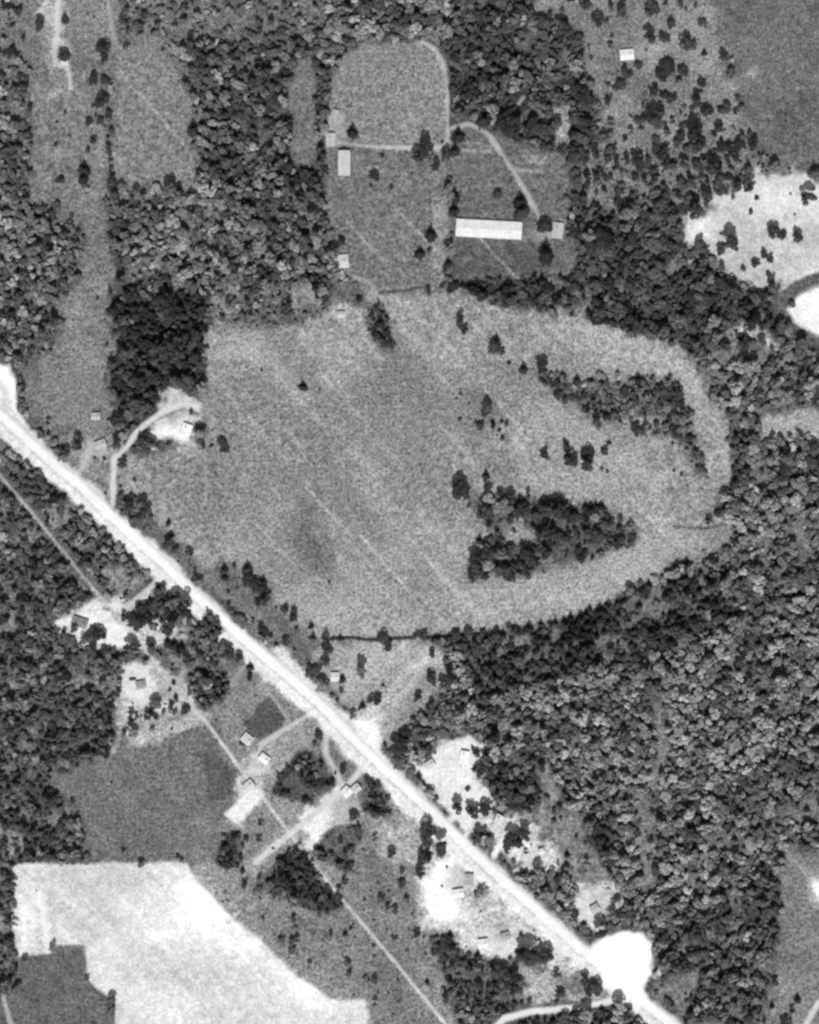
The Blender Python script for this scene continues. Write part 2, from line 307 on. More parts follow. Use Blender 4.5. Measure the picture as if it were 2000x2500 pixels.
# broken bright ground along the road
for p, v_, rg in (([(840,1600),(890,1580),(1010,1540),(1040,1640),(1060,1700),(1110,1720),(1180,1800),(1150,1850),(1060,1800),(960,1720)], 214, .0),
                  ([(860,1800),(960,1780),(1060,1880),(1160,1960),(1250,2060),(1180,2060),(1120,2020),(1000,2010),(960,1960),(890,1950)], 206, .0),
                                    ([(780,1640),(850,1720),(940,1800),(900,1840),(830,1840),(800,1780),(760,1700)], 182, .1),
                  ([(500,1640),(560,1590),(560,1680),(520,1760),(480,1740)], 168, .05),
                  ([(120,1000),(170,940),(240,910),(250,960),(230,1050),(200,1060)], 172, .05),
                  ([(110,1330),(150,1270),(270,1260),(330,1240),(320,1300),(400,1340),(300,1370),(180,1370)], 204, .0),
                  ([(230,1400),(330,1380),(440,1480),(440,1540),(260,1580),(235,1500)], 186, .08),
                  ([(1200,1850),(1310,1850),(1310,1960),(1220,1960)], 190, .05), ([(80,-20),(135,-20),(150,200),(100,220),(85,60)], 160, .06),
                  ([(1090,2030),(1230,2060),(1280,2100),(1240,2120),(1120,2115)], 176, .1)):
    paint(p, v_, None, 3, 6, 22, 12, rag=rg, op=.9)
paint([(130,930),(190,890),(250,905),(262,945),(242,1060),(200,1065),(140,1000)], 132, .06, 4, 5, 18, 10, tt=78, tr=1.6)
paint([(545,1562),(650,1506),(690,1530),(640,1575),(600,1615),(570,1660),(560,1620)], 146, .01, 3, 2, 10, 10)
paint([(560,1690),(620,1690),(640,1700),(610,1745),(580,1720)], 140, .01, 3, 2, 10, 10)
paint([(640,1770),(700,1700),(700,1740),(670,1790)], 160, 0, 4, 3)
# --- white yards
def yard(pts, v, label, soft=3., warp=7., patch=24, rag=-.3, clear=2.):
    paint(pts, v, 0, soft, warp, patch, 10, rag=rag, clear=clear, r=reg('yard', 'soil', label, 'yard', 'house yards'))
yard([(100,30),(120,10),(132,40),(124,62),(104,52),(84,36),(82,18)], 175, 'pale worn yard beside the track in the upper western pasture')
paint([(110,150),(145,160),(150,200),(120,215),(100,190)], 138, op=.7); paint([(100,300),(130,320),(118,345),(100,330)], 148, op=.8)
paint([(265,-20),(310,-20),(312,8),(265,8)], 165, 0)
yard([(685,255),(705,230),(725,262),(740,300),(720,312),(688,310)], 160, 'pale yard between the small barn and the dark wood')
yard([(1120,465),(1150,465),(1188,468),(1185,505),(1150,512),(1110,500)], 152, 'worn yard at the end of the long white-roofed shed')
yard([(690,545),(700,536),(736,538),(735,566),(705,566)], 145, 'small pale yard at the edge of the western wood')
yard([(-E,760),(20,765),(36,800),(38,860),(60,900),(20,900),(-E,880)], 252, 'blinding white lot where the road leaves the western edge', 2, 2, 3)
yard([(152,1010),(165,965),(150,955),(190,930),(228,925),(232,955),(200,965),(195,985),(180,1000)], 158, 'pale yard north of the road near the western edge')
yard([(305,812),(330,805),(370,810),(410,830),(425,850),(418,880),(415,905),(402,935),(375,940),(365,920),(335,925),(315,918),(318,895),(345,870),(330,850),(315,830)], 196, 'white graded yard at the head of the curving driveway', rag=-.3, clear=3)
paint([(330,880),(350,872),(372,862),(395,858),(415,872)], 118, .1, line=3, soft=1.5, warp=1.5, tt=66, tr=1.3)
blob(392,905,18,24,40); blob(345,908,22,14,24); blob(370,875,16,8,-30)
yard([(120,1310),(160,1285),(180,1268),(240,1275),(262,1300),(275,1345),(260,1355),(240,1360),(215,1330),(190,1330),(170,1350),(155,1330)], 225, 'white yard among trees south-west of the road')
paint([(295,1338),(330,1340),(388,1342)], 190, 0, line=5, soft=3, warp=2)
yard([(255,1420),(272,1400),(300,1390),(318,1400),(335,1432),(332,1455),(300,1485),(260,1488),(250,1450)], 222, 'ragged white yard below the wooded south-western houses')
paint([(248,1480),(256,1500),(250,1560),(240,1580)], 172, 0, line=5, soft=2.5)
yard([(330,1440),(400,1400),(390,1440),(360,1470),(420,1510),(440,1500),(430,1530),(400,1520),(350,1470)], 172, 'streaky pale yard east of the ragged white yard')
paint([(300,1530),(340,1520),(380,1512)], 150, 0, line=7, soft=4)
yard([(512,1600),(535,1575),(560,1585),(575,1610),(545,1640),(560,1665),(520,1720),(485,1742),(468,1730),(500,1690),(510,1650)], 188, 'long pale yard beside the dark triangular plantation')
yard([(480,1725),(470,1715),(535,1655),(555,1668),(545,1690),(505,1735)], 226, 'white strip of bare ground at the edge of the grey field', 2, 2, 6)
yard([(640,1705),(690,1680),(715,1650),(740,1660),(735,1700),(725,1730),(690,1735),(680,1790),(645,1790),(640,1760),(620,1745)], 226, 'white yard south of the dark triangular plantation', rag=None)
paint([(520,1810),(560,1780),(600,1740),(640,1760),(640,1785),(575,1790),(545,1850),(515,1830)], 160, 0, 5, 4)
paint([(480,1835),(440,1820),(420,1840),(500,1920),(540,1900)], 140, .03, 5, 4)
yard([(885,1590),(920,1580),(945,1550),(985,1535),(1012,1565),(1005,1600),(985,1620),(1000,1640),(1040,1670),(1035,1700),(1000,1730),(1005,1755),(970,1750),(930,1700),(895,1650),(875,1620)],
     228, 'wide white yard on the wooded side of the road', 3.5, 5, 22)
yard([(1035,1730),(1075,1710),(1085,1745),(1050,1770),(1045,1800),(1020,1790)], 205, 'white yard beside the road below the widest yard')
yard([(1225,1880),(1260,1870),(1300,1875),(1280,1910),(1262,1950),(1228,1945),(1215,1910)], 208, 'white yard at the foot of the brushy hillside')
yard([(885,1860),(905,1830),(940,1805),(960,1790),(985,1820),(995,1860),(975,1880),(965,1930),(935,1940),(900,1930),(890,1900)], 246, 'brilliant white yard on the south-western side of the road', 3, 4, 10)
yard([(1010,1965),(1060,1940),(1100,1960),(1130,1985),(1080,2010),(1050,2015),(1030,1990),(1000,2000)], 214, 'ragged white yard beside a clump of dark trees', 4, 5, 20)
paint([(830,1740),(860,1720),(900,1770),(860,1800),(830,1830),(815,1800)], 168, .02, 5, 5, 16)
paint([(700,1690),(735,1660),(760,1690),(745,1735),(700,1760)], 176, 0, 5, 4)
paint([(1000,1790),(960,1860),(1000,1900),(1060,1960)], 165, 0, line=14, soft=7, warp=5, op=.7)

paint([(1000,1720),(1080,1690),(1190,1780),(1190,1840),(1060,1830)], None, .12, tt=74, tr=2)
# --- tracks and drives
def track(pts, width, v, name, label, cat='track', soft=1.3, warp=1.0, mat='gravel', dens=0, op=1., clear=2.4):
    paint(pts, v, dens, soft, warp, 8, 9, clear=clear, line=width, r=reg(name, mat, label, cat), op=op)
track([(128,-40),(124,10),(122,60),(114,110),(118,135),(143,140),(150,185)], 3.2, 190, 'dirt_track', 'pale track running down the upper western pasture')
paint([(122,10),(120,60),(122,85)], 205, line=4.5, soft=2)
track([(222,-30),(232,40),(240,80),(262,110)], 2.6, 150, 'dirt_track', 'faint track between pasture and hay field')
track([(890,88),(912,100),(932,130),(941,180),(943,250),(943,310)], 2.6, 176, 'footpath', 'pale curved path round the eastern side of the paddock', 'path')
track([(712,300),(740,305),(800,310),(880,312),(925,312),(943,302)], 2.4, 180, 'footpath', 'straight pale path along the southern side of the paddock', 'path')
track([(952,270),(985,262),(1008,268),(1030,286),(1060,330),(1090,375),(1112,415),(1136,458)], 3.4, 168, 'driveway', 'straight diagonal drive leading to the long white shed', 'driveway')
track([(1035,260),(1060,242),(1085,228),(1102,206)], 3, 160, 'footpath', 'short path climbing into the dark northern wood', 'path', clear=4)
paint([(1170,240),(1182,270),(1180,300)], 158, line=4, soft=3)
for x0, x1, y, v, wd in ((980,1032,302,140,1.6),(985,1034,308,128,1.4),(962,1030,317,150,2),(960,1000,330,126,1.2),(970,1003,348,128,1.4),(960,1010,340,88,1),(1085,1140,358,156,3),(1082,1110,349,84,1),
                         (1104,1150,330,150,3),(1110,1140,340,160,3),(1030,1064,390,132,2),(778,810,322,92,1),(780,806,343,90,1.2),(776,806,352,134,3),(775,815,362,138,2)):
    paint([(x0,y),(x1,y+2)], v, line=wd, soft=1, warp=.5, patch=4, op=.8)
track([(745,583),(775,592),(790,612),(785,625)], 2.8, 150, 'dirt_track', 'short curved track at the northern tip of the meadow')
paint([(690,660),(720,655),(760,655),(755,670),(790,735),(795,750)], 168, line=4, soft=3, warp=2, op=.7); paint([(700,655),(725,640),(740,655)], 172, line=5, soft=3)
track([(238,1062),(238,1010),(240,965),(250,958),(268,940),(285,915),(310,890),(345,866),(385,852),(415,858)], 4.2, 205, 'driveway', 'kinked white driveway climbing from the road to the graded yard', 'driveway')
track([(158,1010),(172,985),(185,960),(190,935)], 4, 178, 'driveway', 'short white drive to the northern yard by the western lot', 'driveway')
track([(330,1225),(295,1255),(262,1285)], 4, 192, 'driveway', 'white drive from the road into the south-western trees', 'driveway')
track([(-60,930),(0,1000),(80,1095),(160,1195),(235,1285),(275,1330),(330,1400),(390,1475),(430,1515),(475,1575),(510,1625),(555,1680),(610,1755),(650,1805),(700,1870),(760,1940),(820,2012),(880,2085),(935,2152),(1000,2235)],
      1.7, 196, 'pale_line', 'long straight pale line crossing woods and scrub parallel to the road', soft=1.4, warp=.5, clear=3.4)  # line taken for a scratch, laid down as a cleared pale strip
paint([(430,1515),(475,1575),(510,1625),(555,1680),(610,1755),(650,1805),(700,1870),(760,1940),(820,2012),(880,2085),(935,2152)], 214, line=1.7, soft=1.1, warp=.5, op=.8)
track([(550,1436),(580,1475),(612,1522),(655,1580),(690,1622)], 1.6, 158, 'footpath', 'thin straight pale line between the houses and the road', 'path', warp=.4)  # taken for a scratch rather than a path, laid as a ground strip
track([(740,1675),(780,1722),(810,1760),(850,1800)], 1.6, 150, 'footpath', 'thin straight pale line running on past the white-roofed cabin', 'path', warp=.4)  # continuation of the same scratch line, laid as a ground strip
track([(655,1502),(625,1520),(585,1545),(552,1566),(545,1590),(525,1620)], 3.8, 188, 'driveway', 'forked white drive to the pale-roofed houses', 'driveway')
track([(688,1525),(686,1560),(687,1590),(700,1612),(715,1640),(722,1660)], 4, 190, 'driveway', 'curved white drive past the dark plantation', 'driveway')
track([(768,1612),(745,1640),(722,1665),(690,1690),(655,1720),(610,1757),(575,1785),(540,1815)], 4.4, 205, 'driveway', 'long white lane running south-west from the road', 'driveway')
track([(498,1440),(488,1440),(512,1405)], 3, 150, 'driveway', 'short pale spur on the south-western verge', 'driveway')
track([(935,1745),(985,1690),(1000,1650)], 4, 225, 'driveway', 'white drive into the wide wooded-side yard', 'driveway')
track([(970,1775),(1010,1720),(1040,1690)], 3.4, 205, 'driveway', 'second white drive beside the wide wooded-side yard', 'driveway')
track([(1040,1800),(1065,1760),(1080,1740)], 5, 232, 'driveway', 'short wide white drive to the roadside yard', 'driveway')
track([(1085,1835),(1115,1815),(1140,1795)], 4, 190, 'driveway', 'pale drive across the verge to a small shed', 'driveway')
track([(1030,2180),(1060,2145),(1120,2130),(1200,2122),(1270,2112),(1320,2092)], 5, 222, 'side_road', 'white side road joining from the southern edge', 'road', mat='road')
track([(8,2100),(14,2125),(24,2160),(34,2220)], 3.4, 180, 'dirt_track', 'pale track at the extreme south-western corner')
track([(1760,2090),(1725,2110),(1705,2140),(1690,2180)], 4.5, 200, 'dirt_track', 'pale track at the extreme south-eastern corner')
paint([(1702,1085),(1695,1110),(1690,1135)], 190, line=0.1, soft=1)
paint([(1497,965),(1490,998)], 190, line=2.4, soft=1.5, warp=.5)
# --- trunk road with pale verges
RC = [(-120,775),(-40,845),(0,880),(60,935),(120,990),(170,1030),(225,1085),(290,1145),(340,1190),(400,1250),(470,1315),(540,1375),(600,1425),(680,1495),(740,1560),(800,1617),(860,1672),
      (940,1748),(1030,1835),(1110,1905),(1200,1985),(1290,2060),(1360,2120),(1405,2156),(1480,2222),(1600,2325)]
n_ = (.66, -.75)
def off(k): return [(x+k*n_[0], y+k*n_[1]) for x, y in RC]
R_verge = reg('road_verge', 'soil', 'bleached sandy verge along both sides of the main road', 'verge')
paint(off(-3), 230, 0, 2.8, 2.6, 8, 6, line=18, r=R_verge, z=.15)
paint([(0,800),(20,830),(40,880),(100,945),(150,1000),(130,1010),(60,960),(0,920)], 212, 0, 3, 2)
paint([(480,1335),(560,1375),(640,1440),(620,1450),(560,1430),(510,1390)], 214, 0, 3, 3)
paint([(560,1360),(600,1365),(640,1410),(720,1490),(790,1540),(795,1560),(740,1560)], 216, 0, 3, 3)
paint([(755,1520),(800,1530),(800,1580),(850,1640),(830,1650),(760,1580)], 238, 0, 3, 2)
paint([(800,1650),(850,1700),(905,1770),(960,1790),(1000,1820),(900,1720)], 224, 0, 3, 3, op=.9)
R_road = reg('road', 'road', 'straight bleached main road crossing the view diagonally', 'road')
paint(off(6), 238, 0, 1.2, .6, 8, 6, line=7.4, r=R_road, z=.35)
paint(off(-6.5), 168, line=1.2, soft=1.0, warp=.7, patch=20, op=.8)
paint(off(16.5), 190, line=1.0, soft=1.2, warp=1.2, patch=25, op=.6)
paint(off(-13), 226, line=3.5, soft=1.4, warp=.8, op=.8)
R_lot2 = reg('lay_by', 'gravel', 'round blinding white gravel lay-by where the side road meets', 'lay-by')
paint([(1245,1985),(1275,1966),(1310,1958),(1345,1964),(1368,1985),(1378,2015),(1374,2050),(1356,2078),(1372,2108),(1345,2118),(1310,2095),(1285,2080),(1262,2050),(1235,2020)], 255, 0, 3, 3.5, 2, 4, r=R_lot2, clear=4)
# --- dark ditches
R_ditch = reg('ditch', 'floor', 'thin dark ditch along the southern edge of the meadow', 'ditch')
paint([(700,1343),(740,1341),(770,1346),(805,1346),(840,1342),(900,1341),(960,1337),(1000,1333)], 40, 0, .8, .4, 4, 4, line=2.2, r=R_ditch, z=-.8)
paint([(800,616),(850,612),(880,606),(905,600)], 62, 0, 1, .5, line=1.4, z=-.4)
paint([(1420,1108),(1480,1112),(1530,1104)], 76, 0, .8, .5, line=1.4, z=-.3)
# --- woods standing inside the open ground
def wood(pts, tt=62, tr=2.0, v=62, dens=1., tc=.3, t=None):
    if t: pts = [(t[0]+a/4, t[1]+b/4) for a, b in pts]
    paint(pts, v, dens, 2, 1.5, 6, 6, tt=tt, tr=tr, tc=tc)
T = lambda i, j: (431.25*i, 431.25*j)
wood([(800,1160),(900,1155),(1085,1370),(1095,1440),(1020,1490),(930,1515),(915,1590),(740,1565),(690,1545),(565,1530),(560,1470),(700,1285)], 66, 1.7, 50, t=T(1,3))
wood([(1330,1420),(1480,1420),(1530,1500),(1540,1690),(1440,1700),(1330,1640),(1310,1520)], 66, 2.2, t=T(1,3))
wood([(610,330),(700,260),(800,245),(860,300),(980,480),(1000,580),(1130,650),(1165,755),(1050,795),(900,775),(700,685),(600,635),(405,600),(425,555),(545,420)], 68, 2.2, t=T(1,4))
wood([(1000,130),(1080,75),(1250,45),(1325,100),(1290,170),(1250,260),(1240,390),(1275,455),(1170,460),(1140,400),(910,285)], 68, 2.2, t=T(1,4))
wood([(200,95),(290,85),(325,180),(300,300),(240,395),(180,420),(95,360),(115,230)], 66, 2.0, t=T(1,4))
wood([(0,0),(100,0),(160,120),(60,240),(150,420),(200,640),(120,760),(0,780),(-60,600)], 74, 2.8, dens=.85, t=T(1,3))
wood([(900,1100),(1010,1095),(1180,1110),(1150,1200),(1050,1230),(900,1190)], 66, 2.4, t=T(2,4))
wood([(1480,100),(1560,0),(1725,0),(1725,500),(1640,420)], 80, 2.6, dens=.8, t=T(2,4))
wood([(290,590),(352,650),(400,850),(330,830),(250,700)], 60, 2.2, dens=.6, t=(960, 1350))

# small gaps in the woods: trees thinned, sunlight painted as paler ground
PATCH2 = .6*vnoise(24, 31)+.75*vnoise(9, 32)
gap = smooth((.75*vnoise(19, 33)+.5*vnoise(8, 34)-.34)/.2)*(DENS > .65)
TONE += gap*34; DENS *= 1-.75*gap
# albedo, relief
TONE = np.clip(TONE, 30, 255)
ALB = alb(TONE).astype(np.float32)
fall = np.clip(np.minimum(np.minimum(GX-X0, X1-GX), np.minimum(GY-Y0, Y1-GY))/25, 0, 1)
Z = (1.1*vnoise(120, 20)+.5*vnoise(50, 21)+ZB+.05*FINE)*fall
def at(A, x, y):
    ix = min(max(int(round(x-X0)), 0), NX-1); iy = min(max(int(round(y-Y0)), 0), NY-1); return float(A[iy, ix])

# ---------------------------------------------------------------- ground objects, cut from one continuous sheet
def mesh_np(name, V, F, mat, fl=None):
    me = bpy.data.meshes.new(name); n, k = F.shape
    me.vertices.add(len(V)); me.vertices.foreach_set('co', np.ascontiguousarray(V, np.float32).ravel())
    me.loops.add(n*k); me.loops.foreach_set('vertex_index', F.astype(np.int32).ravel())
    me.polygons.add(n); me.polygons.foreach_set('loop_start', np.arange(0, n*k, k, dtype=np.int32))
    if fl is not None:
        for key, val in fl.items():
            a = me.attributes.new(key, 'FLOAT', 'POINT'); a.data.foreach_set('value', np.ascontiguousarray(val, np.float32))
    me.materials.append(mat); me.update(calc_edges=True); return me
idx = np.arange(NX*NY).reshape(NY, NX)
quads = np.stack([idx[:-1, :-1], idx[:-1, 1:], idx[1:, 1:], idx[1:, :-1]], -1).reshape(-1, 4)
clab = LAB[:-1, :-1].ravel()
VV = np.stack([GX.ravel(), GY.ravel(), Z.ravel()], 1); AA = ALB.ravel()
REG[0] = ('ground', 'floor', 'dark leaf-littered ground under and between the woods', 'ground', None)
for rid, (name, mat, label, cat, group) in sorted(REG.items()):
    f = quads[clab == rid]
    if not len(f): continue
    u, inv = np.unique(f, return_inverse=True); inv = inv.reshape(-1, 4)
    V = VV[u]; A = AA[u]
    if rid == 0:                                   # carry the ground on to the horizon
        B = 5000; k = len(V)
        ring = np.array([(X0,Y0,0),(X1,Y0,0),(X1,Y1,0),(X0,Y1,0),(-B,-B,0),(B,-B,0),(B,B,0),(-B,B,0)], np.float32)
        V = np.vstack([V, ring]); A = np.concatenate([A, np.full(8, alb(80))])
        inv = np.vstack([inv, np.array([(4,5,1,0),(5,6,2,1),(6,7,3,2),(7,4,0,3)])+k])
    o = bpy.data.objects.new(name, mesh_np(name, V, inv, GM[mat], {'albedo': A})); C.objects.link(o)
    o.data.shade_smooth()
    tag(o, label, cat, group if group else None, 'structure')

# ---------------------------------------------------------------- tree shapes (unit crown radius)
def leaf_quads(P, N, S, r):
    """one slightly folded leaf clump of size S at each P facing N"""
    n = len(P); N = N/np.linalg.norm(N, axis=1)[:, None]
    a = r.normal(size=(n, 3)); Tn = np.cross(N, a); Tn /= np.linalg.norm(Tn, axis=1)[:, None]; Bn = np.cross(N, Tn)
    S = S[:, None]
    q = [P-Tn*S*r.uniform(.7, 1.1, (n, 1))-Bn*S*.6, P+Tn*S*.6-Bn*S*r.uniform(.6, 1.2, (n, 1)), P+Tn*S*r.uniform(.7, 1.1, (n, 1))+Bn*S*.6+N*S*.3, P-Tn*S*.6+Bn*S*r.uniform(.6, 1.2, (n, 1))]
    V = np.stack(q, 1).reshape(-1, 3); F = np.arange(4*n).reshape(n, 4); return V, F
def tube(V, F, a, b, ra, rb, k=6):
    a, b = np.array(a, float), np.array(b, float); d = b-a; d /= np.linalg.norm(d)
    u = np.cross(d, (0.3, .9, .1)); u /= np.linalg.norm(u); v = np.cross(d, u); s = len(V)
    for c, r in ((a, ra), (b, rb)):
        for i in range(k):
            t = 2*math.pi*i/k; V.append(tuple(c+r*(u*math.cos(t)+v*math.sin(t))))
    for i in range(k): j = (i+1) % k; F.append((s+i, s+j, s+k+j, s+k+i))
def broadleaf(seed, n=520):
    r = np.random.default_rng(seed); lob = []
    for i in range(r.integers(9, 13)):
        t = r.uniform(0, 2*math.pi); q = math.sqrt(r.uniform(0, 1))*.8
        lob.append((q*math.cos(t)*r.uniform(.8, 1.15), q*math.sin(t), 1.15+.75*(1-q*q)*r.uniform(.5, 1.25)+r.uniform(-.2, .2), r.uniform(.2, .5)))
    lob = np.array(lob); k = r.choice(len(lob), n, p=lob[:, 3]**2/np.sum(lob[:, 3]**2))
    D = r.normal(size=(n, 3)); D[:, 2] = np.abs(D[:, 2])*1.1-.35; D /= np.linalg.norm(D, axis=1)[:, None]
    P = lob[k, :3]+D*lob[k, 3:4]*r.uniform(.75, 1.08, (n, 1))
    V, F = leaf_quads(P, D+np.array((0, -.05, .55))+r.normal(size=(n, 3))*.35, r.uniform(.09, .17, n), r)
    lf = np.repeat(r.uniform(.78, 1.22, n)*r.uniform(.75, 1.25, len(lob))[k], 4)
    tv, tf = [], []; tube(tv, tf, (0, 0, -.15), (.02, .01, 1.2), .09, .05)
    for l in lob[:6]: tube(tv, tf, (.02, .01, .8), tuple(l[:3]), .04, .012, 5)
    return V, F, lf, np.array(tv), np.array(tf)
def conifer(seed):
    r = np.random.default_rng(seed); Ht = 3.5; P, N, S = [], [], []
    for lv in range(15):
        t = lv/14; z = .55+(Ht-.7)*t; R = (1-t)**.8*r.uniform(.85, 1.1)+.05
        nb = int(5+8*(1-t))
        for i in range(nb):
            a = 2*math.pi*(i+r.uniform(-.3, .3))/nb+lv*.7; rr = R*r.uniform(.75, 1.15); m = max(1, int(rr*5.5))
            for j in range(m):
                f = (j+.7)/m; P.append((rr*f*math.cos(a)+r.normal()*.03, rr*f*math.sin(a)+r.normal()*.03, z-.32*rr*f+r.normal()*.03))
                N.append((.5*math.cos(a)+r.normal()*.25, .5*math.sin(a)+r.normal()*.25, .9)); S.append(r.uniform(.09, .15)*(.7+.5*(1-t)))
    P, N, S = np.array(P), np.array(N), np.array(S)
    V, F = leaf_quads(P, N, S, r); lf = np.repeat(r.uniform(.7, 1.3, len(P)), 4)
    tv, tf = [], []; tube(tv, tf, (0, 0, -.15), (0, 0, 1.9), .08, .045); tube(tv, tf, (0, 0, 1.9), (0, 0, Ht), .045, .01)
    for i in range(5): tube(tv, tf, (0, 0, .6+.3*i), (.5*math.cos(2.4*i), .5*math.sin(2.4*i), .5+.3*i), .02, .006, 4)
    return V, F, lf, np.array(tv), np.array(tf)
def shrub(seed, n=170):
    r = np.random.default_rng(seed)
    lob = np.array([(.5*math.cos(t)*q, .5*math.sin(t)*q, r.uniform(.35, .75), r.uniform(.35, .55)) for t, q in zip(r.uniform(0, 6.28, 6), r.uniform(.2, 1.1, 6))])
    k = r.integers(0, 6, n); D = r.normal(size=(n, 3)); D[:, 2] = np.abs(D[:, 2])-.3; D /= np.linalg.norm(D, axis=1)[:, None]
    P = lob[k, :3]+D*lob[k, 3:4]*r.uniform(.8, 1.05, (n, 1)); P[:, 2] = np.maximum(P[:, 2], .03)
    V, F = leaf_quads(P, D+r.normal(size=(n, 3))*.4, r.uniform(.12, .22, n), r)
    lf = np.repeat(r.uniform(.7, 1.3, n), 4); tv, tf = [], []
    for l in lob[:4]: tube(tv, tf, (0, 0, -.1), tuple(l[:3]), .05, .02, 5)
    return V, F, lf, np.array(tv), np.array(tf)
SHAPES = {'broadleaf': [broadleaf(100+i) for i in range(12)], 'conifer': [conifer(200+i) for i in range(5)], 'shrub': [shrub(300+i) for i in range(4)]}
SHAPES['small'] = SHAPES['broadleaf']
CROWN = {k: [mesh_np(k+'_crown', s[0], s[1], LEAF, {'leaf': s[2]}) for s in v] for k, v in SHAPES.items()}
TRUNK = {k: [mesh_np(k+'_trunk', s[3], s[4], BARK) for s in v] for k, v in SHAPES.items()}

